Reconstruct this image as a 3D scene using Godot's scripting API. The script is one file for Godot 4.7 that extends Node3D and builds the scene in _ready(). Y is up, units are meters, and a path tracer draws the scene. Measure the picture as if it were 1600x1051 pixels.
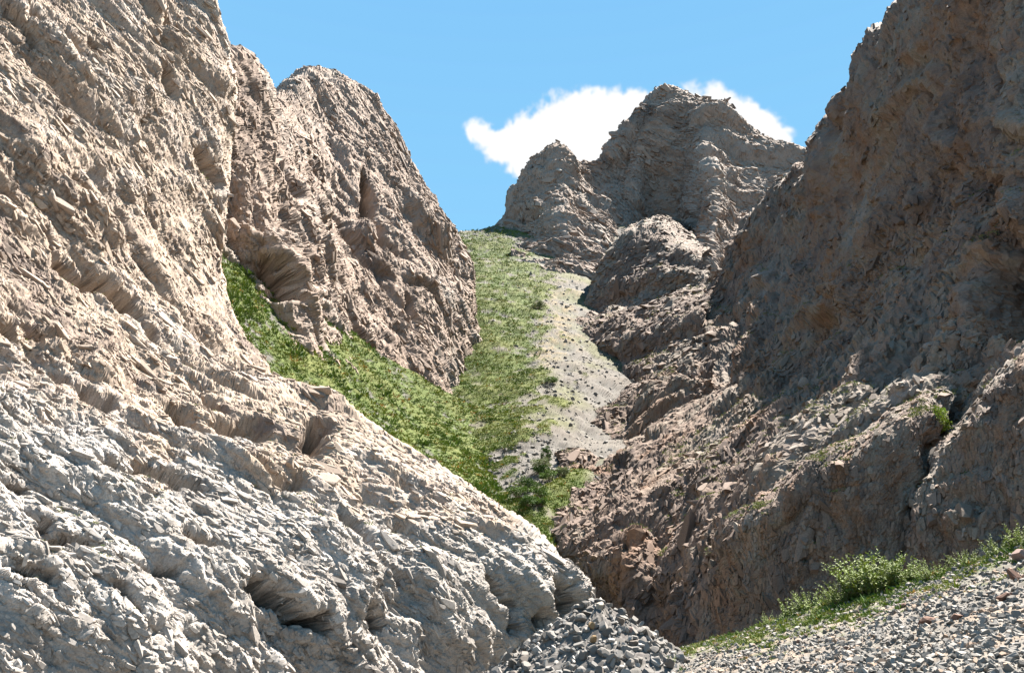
extends Node3D
# A dry mountain canyon: pale crags on the left in full sun, a shaded wall on the right, a green gully climbing to a saddle.
# World: metres, y up, the camera stands at x = 0, z = 0 and looks up the canyon towards -z.

const GRID := {
	"A": [16, 10, [
		-40.5,49.4,-37.0, -40.0,52.2,-39.3, -39.4,55.3,-41.8, -38.7,58.8,-44.7, -37.9,62.9,-48.1, -37.0,67.6,-52.0, -35.9,73.2,-56.5, -34.7,79.8,-62.0, -40.5,88.9,-71.0, -50.9,93.0,-81.0,
		-35.2,36.9,-35.0, -34.7,39.2,-37.2, -34.2,41.7,-39.7, -33.5,44.6,-42.6, -32.8,48.0,-45.9, -31.9,51.9,-49.8, -30.8,56.6,-54.4, -29.6,62.2,-60.0, -34.7,69.3,-69.0, -44.3,72.1,-79.0,
		-31.5,29.9,-33.0, -31.2,31.9,-35.3, -30.7,34.2,-37.9, -30.2,36.9,-40.9, -29.6,40.0,-44.4, -28.9,43.8,-48.6, -28.0,48.3,-53.7, -26.9,53.8,-60.0, -31.6,59.8,-69.0, -40.6,61.8,-79.0,
		-28.6,24.3,-31.0, -28.3,26.0,-33.3, -28.0,28.1,-36.0, -27.6,30.5,-39.1, -27.2,33.4,-42.8, -26.7,37.0,-47.3, -26.0,41.3,-52.9, -25.2,46.8,-60.0, -29.6,51.9,-69.0, -38.2,53.1,-79.0,
		-25.7,19.0,-29.0, -25.6,20.4,-31.3, -25.4,22.1,-33.9, -25.3,24.0,-37.0, -25.1,26.3,-40.7, -24.8,29.2,-45.3, -24.5,32.8,-51.1, -24.1,37.4,-58.5, -28.5,41.3,-67.5, -36.7,41.8,-77.5,
		-23.3,15.0,-27.2, -23.3,16.0,-29.4, -23.3,17.3,-32.0, -23.3,18.8,-35.1, -23.3,20.6,-38.8, -23.4,22.9,-43.4, -23.4,25.8,-49.3, -23.4,29.6,-57.0, -27.7,32.6,-66.0, -35.8,32.3,-76.0,
		-21.1,11.8,-25.6, -21.0,12.5,-27.7, -20.8,13.4,-30.3, -20.7,14.5,-33.3, -20.6,15.7,-37.0, -20.4,17.4,-41.6, -20.2,19.4,-47.6, -19.9,22.2,-55.5, -23.7,24.3,-64.5, -31.1,23.3,-74.5,
		-19.6,9.8,-24.6, -19.3,10.4,-26.6, -19.0,11.0,-29.0, -18.7,11.9,-31.9, -18.2,12.9,-35.5, -17.7,14.1,-39.9, -17.0,15.7,-45.5, -16.1,17.9,-53.0, -19.5,19.4,-62.0, -26.2,18.1,-72.0,
		-18.8,8.3,-24.0, -18.2,8.7,-25.9, -17.5,9.3,-28.2, -16.6,10.0,-31.0, -15.6,10.8,-34.3, -14.4,11.8,-38.4, -12.8,13.1,-43.6, -10.7,14.8,-50.5, -13.2,16.1,-59.5, -19.0,14.6,-69.5,
		-18.0,6.8,-23.5, -17.0,7.1,-25.4, -15.8,7.4,-27.7, -14.3,7.8,-30.5, -12.6,8.4,-33.8, -10.4,9.0,-38.0, -7.6,9.8,-43.4, -4.0,10.9,-50.5, -5.3,11.6,-59.5, -9.8,9.5,-69.5,
		-17.2,5.3,-23.1, -15.9,5.5,-25.0, -14.5,5.7,-27.3, -12.7,6.0,-30.0, -10.6,6.4,-33.4, -8.0,6.8,-37.5, -4.6,7.4,-42.9, -0.1,8.2,-50.0, -0.7,8.4,-59.0, -4.5,6.0,-69.0,
		-16.6,3.9,-22.8, -15.1,4.0,-24.7, -13.4,4.1,-27.0, -11.3,4.3,-29.7, -8.8,4.4,-33.0, -5.7,4.7,-37.1, -1.6,5.0,-42.5, 3.8,5.4,-49.6, 3.8,5.1,-58.6, 0.8,2.3,-68.6,
		-16.1,2.7,-22.5, -14.6,2.8,-24.4, -12.9,2.9,-26.6, -10.8,3.0,-29.3, -8.3,3.1,-32.6, -5.2,3.2,-36.8, -1.1,3.4,-42.1, 4.4,3.7,-49.3, 4.5,3.1,-58.3, 1.7,0.1,-68.3,
		-15.6,1.6,-22.3, -14.2,1.6,-24.2, -12.6,1.6,-26.4, -10.6,1.6,-29.1, -8.2,1.6,-32.4, -5.1,1.6,-36.5, -1.1,1.6,-41.8, 4.2,1.6,-49.0, 4.3,0.7,-58.0, 1.5,-2.6,-68.0,
		-15.1,0.3,-22.0, -13.8,0.2,-23.9, -12.2,0.1,-26.1, -10.3,-0.1,-28.8, -8.0,-0.2,-32.1, -5.1,-0.4,-36.2, -1.4,-0.7,-41.6, 3.7,-1.1,-48.8, 3.8,-2.4,-57.8, 1.0,-6.1,-67.8,
		-14.6,-1.1,-21.8, -13.3,-1.3,-23.7, -11.8,-1.6,-25.9, -10.0,-1.9,-28.5, -7.8,-2.3,-31.8, -5.0,-2.7,-36.0, -1.3,-3.4,-41.3, 3.6,-4.2,-48.6, 3.7,-6.1,-57.6, 1.0,-10.3,-67.6,
	]],
	"B": [10, 13, [
		-72.6,104.6,-120.0, -55.4,93.0,-116.0, -47.4,87.9,-112.0, -57.7,116.3,-150.0, -64.2,135.7,-185.0, -65.1,163.5,-215.0, -55.8,161.1,-215.0, -45.2,153.9,-215.0, -34.5,137.6,-215.0, -25.2,124.3,-225.0, -23.5,119.0,-230.0, -30.0,129.3,-255.0, -48.5,131.6,-270.0,
		-50.0,73.4,-86.0, -42.3,73.0,-88.0, -39.6,76.0,-92.0, -44.4,92.0,-112.0, -49.3,107.1,-140.0, -51.4,138.3,-172.0, -43.8,144.8,-184.0, -35.6,140.2,-192.0, -29.2,129.0,-198.0, -22.6,117.4,-206.0, -18.9,113.8,-214.0, -24.8,124.5,-239.0, -42.2,127.3,-254.0,
		-46.6,63.4,-82.0, -40.1,64.7,-85.0, -37.6,66.6,-89.0, -39.5,77.0,-104.0, -42.8,90.2,-128.0, -45.0,116.7,-160.0, -37.6,121.5,-172.0, -30.9,119.6,-182.0, -25.9,113.9,-190.0, -20.0,107.6,-198.0, -16.8,105.3,-208.0, -22.4,115.5,-233.0, -39.2,118.1,-248.0,
		-44.2,54.8,-80.0, -38.1,55.9,-83.0, -35.5,58.0,-87.0, -36.2,65.9,-100.0, -38.3,77.5,-122.0, -38.7,96.2,-152.0, -31.6,100.7,-162.0, -26.3,101.5,-172.0, -22.0,100.8,-182.0, -17.0,96.7,-190.0, -14.1,96.4,-203.0, -19.3,105.9,-228.0, -35.5,108.2,-243.0,
		-43.7,48.6,-81.0, -37.6,49.5,-84.0, -34.6,51.3,-88.0, -31.6,53.1,-92.0, -32.6,62.1,-111.0, -31.7,74.8,-138.0, -26.5,81.1,-150.0, -21.8,83.3,-160.0, -18.4,84.2,-170.0, -14.5,83.0,-178.0, -11.6,86.3,-196.0, -16.4,95.0,-221.0, -31.9,97.0,-236.0,
		-41.5,41.2,-79.0, -35.9,42.3,-82.0, -33.1,44.3,-87.0, -29.4,45.4,-90.0, -28.7,51.1,-105.0, -26.9,59.1,-127.0, -23.0,65.0,-140.0, -18.8,66.5,-148.0, -15.6,68.3,-157.0, -12.2,68.7,-167.0, -9.7,72.9,-186.0, -14.2,80.6,-211.0, -28.7,82.2,-226.0,
		-39.5,35.4,-78.0, -34.0,36.0,-81.0, -31.3,38.1,-86.0, -26.7,37.7,-87.0, -25.5,41.8,-100.0, -23.2,46.5,-117.0, -20.3,50.8,-130.0, -16.8,52.6,-138.0, -14.2,54.3,-146.0, -11.1,57.2,-158.0, -7.7,63.9,-176.0, -11.7,70.9,-201.0, -25.4,72.3,-216.0,
		-36.9,30.1,-77.0, -31.5,30.5,-80.0, -28.5,31.9,-84.0, -24.5,31.9,-85.0, -22.6,34.6,-95.0, -20.4,36.8,-108.0, -18.3,39.6,-120.0, -15.7,41.3,-127.0, -13.7,42.9,-134.0, -11.3,49.2,-150.0, -6.7,55.6,-168.0, -10.5,62.0,-193.0, -23.5,63.1,-208.0,
		-34.4,25.0,-76.0, -28.8,25.0,-78.0, -25.6,26.2,-82.0, -21.9,25.8,-82.0, -19.7,28.1,-91.0, -17.9,29.0,-100.0, -16.4,31.4,-112.0, -14.3,32.5,-118.0, -12.5,34.1,-124.0, -10.5,40.6,-142.0, -5.9,46.3,-158.0, -9.5,51.8,-183.0, -21.8,52.6,-198.0,
		-31.2,18.5,-75.0, -26.4,18.3,-77.0, -23.0,18.9,-80.0, -18.9,18.7,-79.0, -17.0,20.5,-87.0, -15.1,21.4,-95.0, -13.9,22.9,-106.0, -12.0,24.1,-112.0, -10.9,25.7,-118.0, -9.2,30.6,-134.0, -4.9,34.9,-148.0, -8.1,39.1,-173.0, -19.5,39.3,-188.0,
	]],
	"C": [10, 4, [
		-45.6,56.0,-92.0, -36.5,46.7,-82.0, -33.0,38.3,-74.0, -30.1,31.7,-68.0,
		-38.7,53.5,-97.0, -32.8,42.5,-82.0, -29.9,35.1,-74.0, -26.9,27.8,-66.0,
		-31.4,46.9,-98.0, -28.5,38.0,-84.0, -25.6,29.6,-74.0, -23.0,21.6,-65.0,
		-26.1,44.6,-106.0, -24.1,34.8,-88.0, -21.4,24.4,-74.0, -19.0,16.5,-64.0,
		-20.1,41.5,-112.0, -19.5,32.4,-94.0, -17.2,22.1,-77.0, -14.7,13.9,-64.0,
		-13.9,39.6,-120.0, -15.1,30.0,-100.0, -12.7,20.5,-81.0, -10.0,11.4,-64.0,
		-7.2,37.2,-126.0, -10.3,28.6,-106.0, -7.6,18.2,-83.0, -5.4,9.0,-64.0,
		-2.0,33.0,-124.0, -5.3,24.3,-102.0, -3.5,16.1,-82.0, -1.9,7.4,-62.0,
		1.3,24.1,-108.0, -1.3,18.4,-93.0, -0.5,12.8,-77.0, 0.9,5.9,-60.0,
		2.8,15.4,-90.0, 0.9,13.1,-81.0, 1.3,9.6,-69.0, 2.6,4.5,-58.0,
	]],
	"V": [12, 8, [
		-55.9,198.0,-400.0, -40.5,211.9,-420.0, -29.8,216.5,-425.0, -15.1,221.1,-430.0, 0.0,229.7,-440.0, 19.7,235.3,-445.0, 47.8,240.2,-450.0, 81.4,245.5,-460.0,
		-47.1,172.6,-335.0, -33.2,180.6,-342.0, -25.1,184.0,-346.0, -14.0,188.6,-352.0, -3.8,196.1,-360.0, 12.8,197.1,-362.0, 35.6,198.8,-365.0, 65.7,201.5,-370.0,
		-37.5,129.0,-270.0, -24.2,134.9,-278.0, -16.0,138.9,-283.0, -5.1,144.0,-290.0, 7.9,150.9,-300.0, 21.6,154.9,-308.0, 42.9,167.5,-325.0, 66.0,178.5,-340.0,
		-26.9,88.8,-210.0, -15.5,92.4,-213.0, -8.0,96.2,-218.0, 0.0,99.4,-224.0, 10.0,103.6,-232.0, 21.4,112.2,-248.0, 40.2,137.0,-290.0, 62.1,150.8,-310.0,
		-20.8,60.0,-166.0, -9.9,62.9,-169.0, -4.3,64.5,-171.0, 2.2,66.6,-175.0, 8.8,69.8,-180.0, 17.8,80.1,-200.0, 35.6,108.6,-252.0, 56.8,123.5,-275.0,
		-19.0,45.1,-145.0, -11.2,45.2,-143.0, -5.2,44.8,-141.0, 0.0,44.5,-140.0, 4.4,45.0,-140.0, 11.3,51.4,-152.0, 26.3,73.2,-196.0, 45.7,88.9,-225.0,
		-15.6,30.8,-121.0, -9.5,30.8,-118.0, -4.6,30.3,-115.0, -0.9,29.7,-113.0, 2.0,29.7,-112.0, 6.9,34.3,-121.0, 17.1,47.2,-148.0, 36.4,66.8,-190.0,
		-11.7,19.1,-99.0, -6.9,19.9,-97.0, -3.3,19.5,-94.0, -0.4,18.9,-92.0, 2.0,19.0,-91.0, 5.1,22.2,-98.0, 12.3,30.1,-118.0, 24.8,41.4,-145.0,
		-8.1,11.6,-81.0, -4.3,12.4,-79.0, -1.8,12.3,-77.0, 0.2,12.2,-76.0, 1.9,12.2,-75.0, 4.2,14.5,-81.0, 8.7,18.6,-92.0, 16.7,23.5,-105.0,
		-5.1,4.5,-68.0, -2.5,4.8,-66.0, -0.5,5.0,-65.0, 1.0,5.0,-64.0, 2.4,5.0,-64.0, 4.1,5.2,-68.0, 7.2,5.5,-74.0, 12.1,6.1,-80.0,
		-2.4,-0.7,-56.0, -0.8,-0.3,-55.0, 0.6,-0.2,-54.0, 1.7,-0.2,-53.0, 2.7,-0.2,-53.0, 4.1,-0.3,-56.0, 6.6,-0.5,-60.0, 9.0,-0.5,-62.0,
		-1.2,-2.3,-42.0, 0.0,-2.1,-42.0, 1.2,-2.1,-42.0, 2.4,-1.8,-42.0, 3.6,-1.5,-42.0, 5.1,-1.4,-44.0, 7.1,-1.4,-47.0, 9.4,-1.4,-50.0,
	]],
	"E": [8, 17, [
		-14.7,207.8,-420.0, 0.0,242.5,-430.0, 19.0,268.3,-436.0, 27.3,279.0,-440.0, 34.8,276.1,-445.0, 42.8,274.5,-450.0, 58.3,284.1,-458.0, 80.2,314.0,-470.0, 94.2,338.8,-476.0, 112.8,352.3,-480.0, 125.8,344.1,-476.0, 136.1,334.5,-470.0, 144.8,328.4,-465.0, 153.1,304.0,-455.0, 166.7,280.0,-440.0, 181.3,260.7,-420.0, 195.3,242.1,-400.0,
		-9.2,198.1,-372.0, 4.1,225.7,-378.0, 16.1,244.5,-382.0, 24.1,257.9,-385.0, 30.6,251.6,-388.0, 37.8,250.5,-394.0, 50.3,257.6,-398.0, 65.9,281.8,-405.0, 82.8,309.7,-414.0, 97.2,320.7,-418.0, 110.4,312.5,-414.0, 119.8,304.9,-410.0, 126.9,297.7,-404.0, 134.4,276.4,-396.0, 145.2,252.5,-380.0, 156.6,233.2,-360.0, 167.5,216.0,-340.0,
		-7.7,190.7,-362.0, 3.9,203.7,-362.0, 14.8,209.4,-357.0, 25.5,215.1,-352.0, 33.6,218.0,-363.0, 42.1,220.7,-374.0, 53.2,235.7,-385.0, 65.0,251.3,-396.0, 72.7,264.0,-397.0, 80.6,277.0,-398.0, 98.5,265.5,-392.0, 101.4,246.9,-366.0, 110.2,238.3,-364.0, 118.9,229.9,-362.0, 130.0,213.9,-350.0, 139.8,196.6,-330.0, 150.4,181.6,-310.0,
		-5.5,180.6,-348.0, 6.7,184.7,-344.0, 14.4,183.7,-335.0, 21.8,182.6,-326.0, 30.3,186.2,-335.5, 39.2,189.7,-345.0, 47.3,201.5,-358.5, 56.0,213.8,-372.0, 65.2,229.3,-382.0, 74.9,245.5,-392.0, 94.5,236.9,-386.0, 90.8,195.2,-322.0, 97.9,194.0,-328.5, 105.0,192.7,-335.0, 114.8,180.4,-322.0, 122.7,165.1,-300.0, 132.5,150.1,-280.0,
		-2.9,168.1,-330.0, 9.0,163.7,-320.0, 16.1,161.0,-314.0, 23.0,158.2,-308.0, 29.8,160.3,-313.0, 36.8,162.4,-318.0, 41.9,168.7,-329.0, 47.2,175.2,-340.0, 58.1,192.0,-362.5, 70.0,209.6,-385.0, 91.0,208.2,-379.0, 81.9,163.9,-295.0, 86.6,161.9,-300.0, 91.4,159.7,-305.0, 98.7,149.2,-292.0, 106.9,136.6,-275.0, 114.7,117.1,-250.0,
		0.0,153.3,-312.0, 10.9,145.0,-298.0, 17.1,141.5,-293.0, 23.0,138.0,-288.0, 28.5,137.5,-289.0, 34.0,137.0,-290.0, 37.1,138.6,-295.0, 40.3,140.3,-300.0, 52.6,161.5,-339.0, 66.5,183.5,-378.0, 85.2,181.5,-370.0, 72.8,141.4,-282.0, 75.3,136.8,-281.0, 77.7,132.3,-280.0, 84.4,122.9,-268.0, 95.3,113.4,-255.0, 104.9,98.0,-232.0,
		2.9,128.4,-280.0, 11.8,118.6,-264.0, 16.6,113.5,-258.0, 21.1,108.6,-252.0, 25.0,107.0,-251.0, 28.8,105.4,-250.0, 30.9,104.3,-250.0, 33.0,103.1,-250.0, 44.6,121.7,-292.5, 58.0,140.7,-335.0, 60.6,126.2,-293.5, 60.5,110.9,-252.0, 62.7,107.0,-251.0, 64.8,103.1,-250.0, 71.8,97.7,-242.0, 84.1,89.5,-232.0, 95.5,79.2,-215.0,
		6.1,96.9,-240.0, 12.5,90.0,-228.0, 16.0,86.1,-223.0, 19.2,82.2,-218.0, 22.3,80.7,-216.5, 25.2,79.2,-215.0, 26.8,77.7,-213.5, 28.3,76.2,-212.0, 33.0,76.8,-213.5, 37.7,77.3,-215.0, 43.1,77.3,-215.0, 48.5,77.3,-215.0, 51.0,75.4,-215.0, 53.6,73.5,-215.0, 61.6,72.5,-212.0, 73.0,68.4,-205.0, 82.9,60.2,-190.0,
	]],
	"S": [14, 6, [
		48.2,171.0,-345.0, 57.7,179.4,-345.0, 67.5,189.7,-345.0, 76.7,189.7,-345.0, 85.5,178.5,-340.0, 93.9,165.2,-330.0,
		32.4,123.1,-251.5, 37.1,129.5,-251.5, 42.3,135.0,-251.5, 49.8,136.4,-249.6, 54.3,130.7,-245.8, 60.9,117.5,-236.2,
		26.7,109.4,-238.1, 31.5,112.1,-234.2, 38.2,113.6,-230.4, 45.4,111.1,-226.6, 50.7,107.1,-222.7, 57.3,102.3,-217.0,
		23.3,99.4,-230.4, 28.8,101.0,-226.6, 35.3,101.6,-220.8, 42.1,101.0,-216.0, 48.7,100.1,-212.2, 55.6,97.0,-207.4,
		21.1,92.0,-226.6, 27.5,92.1,-222.7, 34.3,92.1,-217.0, 40.9,92.7,-212.2, 47.4,93.0,-208.3, 54.3,91.8,-203.5,
		18.4,80.9,-205.4, 24.0,80.0,-199.7, 29.7,78.5,-192.0, 35.4,78.3,-187.2, 40.8,78.2,-182.4, 47.1,77.4,-178.6,
		18.5,70.0,-192.0, 22.4,68.1,-184.3, 26.5,65.8,-175.7, 31.6,65.6,-170.9, 36.7,66.4,-167.0, 42.2,66.4,-163.2,
		19.8,66.5,-190.1, 23.4,63.1,-181.4, 27.0,60.1,-172.8, 31.5,59.6,-168.0, 36.0,60.1,-164.2, 41.0,60.2,-160.3,
		23.1,57.7,-174.7, 25.3,54.7,-165.1, 27.4,52.6,-157.4, 29.9,51.9,-153.6, 33.3,51.7,-149.8, 37.4,51.7,-145.9,
		22.8,47.3,-159.4, 24.5,46.1,-153.6, 26.4,45.3,-147.8, 28.6,45.0,-144.0, 31.6,45.1,-141.1, 35.4,45.4,-138.2,
		13.9,34.9,-138.0, 16.6,36.3,-137.0, 20.6,38.0,-137.0, 25.1,39.2,-137.0, 30.0,40.1,-137.0, 35.0,41.2,-138.0,
		7.6,25.4,-112.0, 9.7,27.0,-115.0, 12.9,28.8,-119.0, 18.2,30.8,-122.0, 24.4,32.8,-126.0, 31.0,34.9,-130.0,
		5.0,18.5,-98.0, 6.8,19.9,-101.0, 9.5,21.4,-105.0, 13.9,23.2,-110.0, 20.1,25.1,-115.0, 27.7,27.1,-120.0,
		4.7,11.1,-88.0, 5.9,12.0,-90.0, 8.1,13.3,-95.0, 11.7,14.0,-101.0, 18.5,15.4,-106.0, 26.8,17.2,-113.0,
	]],
	"R": [12, 11, [
		20.5,37.6,-160.0, 28.2,46.9,-165.0, 42.9,61.9,-185.0, 58.0,83.0,-215.0, 76.3,110.2,-235.0, 88.4,127.7,-225.0, 95.1,129.1,-205.0, 92.7,129.7,-165.0, 93.1,130.4,-140.0, 98.1,122.3,-115.0, 113.3,126.3,-101.2,
		14.7,34.7,-132.0, 21.5,42.4,-142.0, 32.8,54.4,-158.0, 43.0,72.3,-178.0, 57.0,95.5,-192.0, 67.2,110.3,-184.0, 70.6,109.1,-166.0, 62.1,97.4,-119.0, 60.5,93.2,-98.0, 59.1,80.1,-72.0, 70.5,84.8,-63.4,
		14.0,32.5,-128.0, 19.8,38.9,-135.0, 30.0,48.8,-148.0, 38.5,57.9,-160.0, 50.9,75.5,-174.0, 58.0,81.3,-164.0, 58.8,75.8,-140.0, 53.9,68.0,-105.0, 52.5,64.4,-86.0, 49.8,57.1,-62.0, 59.1,63.5,-54.6,
		13.2,30.7,-125.0, 18.2,36.2,-130.0, 27.1,44.3,-140.0, 34.2,47.0,-144.0, 40.9,52.2,-143.0, 46.9,55.6,-136.0, 48.3,52.6,-115.0, 47.0,48.2,-93.0, 46.9,47.1,-77.0, 43.5,40.9,-55.5, 50.5,44.3,-48.8,
		11.9,27.0,-118.0, 15.9,31.0,-122.0, 21.8,35.4,-125.0, 30.7,38.4,-127.0, 34.3,38.3,-119.0, 37.9,38.4,-110.0, 42.3,41.6,-102.0, 42.9,39.3,-86.0, 42.7,37.7,-71.5, 40.7,33.5,-53.0, 47.0,35.9,-46.6,
		10.7,23.4,-112.0, 14.6,25.6,-113.0, 19.5,28.4,-113.0, 27.3,33.1,-114.0, 31.9,33.2,-108.0, 35.1,32.6,-101.0, 37.2,32.0,-91.0, 38.6,31.5,-79.0, 38.7,30.9,-66.0, 37.7,28.6,-50.0, 43.5,31.3,-44.0,
		6.0,17.7,-96.0, 8.8,17.8,-95.0, 12.0,18.6,-94.0, 16.6,20.6,-93.0, 21.5,22.1,-91.0, 25.3,22.3,-86.0, 26.4,21.2,-75.0, 27.8,21.1,-65.0, 29.5,21.3,-56.0, 35.3,23.8,-48.0, 43.6,27.7,-42.2,
		3.3,13.5,-84.0, 5.7,13.0,-82.0, 8.4,12.6,-80.0, 11.5,13.0,-78.0, 15.2,13.1,-75.0, 18.1,12.9,-70.0, 18.9,12.7,-60.0, 21.2,14.2,-54.0, 25.5,16.6,-50.0, 33.9,20.3,-47.0, 42.1,23.7,-41.4,
		2.2,11.8,-79.0, 4.4,10.2,-75.0, 6.3,8.6,-71.0, 8.6,7.7,-68.0, 11.1,7.2,-65.0, 13.3,7.0,-61.0, 14.4,7.2,-56.0, 15.9,9.0,-51.0, 20.2,11.9,-46.0, 32.7,17.8,-46.0, 44.5,23.3,-40.5,
		2.9,10.1,-78.4, 4.8,7.9,-74.2, 6.6,5.8,-70.0, 8.8,4.7,-67.0, 11.0,3.8,-64.0, 12.3,3.7,-60.0, 13.2,4.1,-55.0, 14.4,5.8,-49.0, 19.3,8.2,-45.0, 31.0,13.2,-45.0, 41.9,18.1,-39.6,
		4.1,7.1,-78.0, 5.5,5.2,-73.8, 7.0,3.3,-69.5, 8.8,1.6,-66.5, 10.7,0.7,-63.5, 11.6,0.8,-59.5, 12.2,1.2,-54.5, 13.3,2.2,-47.0, 18.4,3.8,-44.5, 28.6,6.0,-44.0, 37.7,8.2,-38.7,
		4.6,2.7,-77.0, 5.9,1.1,-73.0, 7.3,-0.3,-69.0, 8.9,-1.5,-66.0, 10.5,-2.2,-63.0, 11.3,-2.0,-59.0, 11.9,-1.3,-54.0, 12.7,0.0,-46.0, 17.8,1.3,-44.0, 27.3,2.8,-43.0, 35.6,4.4,-37.8,
	]],
	"H": [7, 7, [
		12.6,5.3,-52.0, 15.2,8.2,-54.0, 18.1,11.1,-54.0, 21.2,13.5,-53.0, 24.9,15.6,-51.0, 28.0,17.0,-50.0, 28.5,15.3,-50.0,
		11.9,6.4,-50.0, 13.2,8.2,-47.0, 15.0,9.4,-46.0, 17.2,10.7,-45.0, 19.8,12.2,-44.0, 22.5,13.9,-43.0, 25.1,14.7,-44.0,
		11.7,5.8,-49.0, 12.2,7.3,-43.0, 13.4,7.7,-41.0, 14.8,9.3,-40.5, 16.7,9.8,-39.5, 19.7,11.8,-39.5, 22.7,12.5,-41.0,
		11.7,5.1,-49.0, 12.0,6.2,-42.6, 13.2,6.6,-40.6, 14.7,7.7,-40.0, 16.3,8.3,-38.8, 18.9,9.4,-38.8, 21.9,10.2,-41.0,
		11.5,3.7,-49.0, 11.9,4.6,-42.5, 13.1,5.1,-40.4, 14.6,5.9,-39.6, 16.2,6.3,-38.4, 18.3,6.9,-38.4, 20.9,7.6,-41.0,
		11.2,2.1,-49.0, 11.8,2.9,-42.3, 12.9,3.6,-40.2, 14.4,4.1,-39.4, 15.9,4.4,-38.2, 17.9,4.9,-38.2, 20.3,5.1,-41.0,
		11.0,-0.1,-49.0, 11.4,0.7,-42.0, 12.6,1.3,-40.0, 14.0,1.9,-39.0, 15.5,2.1,-38.0, 17.4,2.4,-38.0, 19.6,2.7,-40.5,
	]],
	"H2": [6, 6, [
		22.8,9.7,-46.0, 24.7,12.3,-46.0, 25.9,14.4,-44.0, 27.3,16.0,-42.0, 28.6,17.7,-38.0, 29.7,18.3,-34.0,
		19.5,7.4,-40.0, 20.5,9.3,-39.0, 22.0,11.4,-38.0, 23.5,13.2,-36.5, 25.3,14.8,-34.0, 26.8,15.6,-31.0,
		18.0,5.7,-38.0, 19.1,7.8,-36.4, 20.7,9.6,-35.6, 22.3,11.1,-34.6, 24.0,12.4,-32.4, 24.5,12.8,-29.0,
		17.6,4.5,-37.6, 18.4,5.7,-35.8, 19.7,6.9,-34.6, 21.1,7.8,-33.4, 22.3,8.6,-31.0, 22.7,8.8,-28.0,
		17.4,3.4,-37.3, 18.0,4.1,-35.5, 19.2,4.8,-34.2, 20.5,5.4,-33.0, 21.4,5.8,-30.5, 21.5,6.0,-27.5,
		17.1,1.6,-37.0, 17.6,2.1,-35.2, 18.8,2.8,-34.0, 19.9,3.2,-32.7, 20.7,3.7,-30.0, 20.6,3.9,-27.0,
	]],
	"G": [6, 10, [
		4.1,-0.6,-44.0, 6.1,0.2,-42.0, 7.6,0.9,-40.0, 9.3,1.6,-36.0, 11.0,2.3,-33.0, 12.6,2.8,-30.5, 13.7,3.1,-28.0, 14.8,3.6,-26.0, 16.9,4.2,-24.5, 18.8,4.8,-23.0,
		3.4,0.0,-36.0, 5.3,0.6,-36.0, 6.8,1.2,-35.5, 8.3,1.8,-32.0, 9.9,2.5,-29.5, 11.2,2.9,-27.0, 12.3,3.3,-25.0, 13.5,3.8,-23.5, 15.3,4.4,-22.0, 17.3,5.0,-21.0,
		2.7,-0.1,-29.0, 4.1,0.3,-28.5, 5.4,0.8,-27.5, 6.8,1.4,-25.5, 8.0,1.8,-23.5, 9.2,2.1,-22.0, 10.1,2.5,-20.5, 11.2,2.8,-19.5, 12.7,3.3,-18.5, 14.2,3.7,-17.5,
		2.1,-0.0,-22.0, 3.1,0.2,-21.5, 4.3,0.5,-21.0, 5.3,0.9,-19.5, 6.3,1.2,-18.2, 7.1,1.5,-17.0, 8.0,1.8,-16.2, 8.9,2.0,-15.5, 10.0,2.3,-14.6, 11.2,2.7,-14.0,
		1.5,0.0,-16.0, 2.3,0.1,-15.6, 3.2,0.3,-15.2, 4.0,0.6,-14.5, 4.8,0.9,-13.8, 5.5,1.0,-13.0, 6.2,1.3,-12.4, 6.9,1.4,-12.0, 7.8,1.7,-11.4, 8.6,1.9,-11.0,
		0.8,-0.1,-9.0, 1.3,-0.0,-9.0, 1.8,0.1,-8.8, 2.2,0.2,-8.5, 2.7,0.3,-8.2, 3.2,0.4,-8.0, 3.7,0.6,-7.7, 4.1,0.7,-7.5, 4.7,0.8,-7.2, 5.2,0.9,-7.0,
	]],
}
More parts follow.
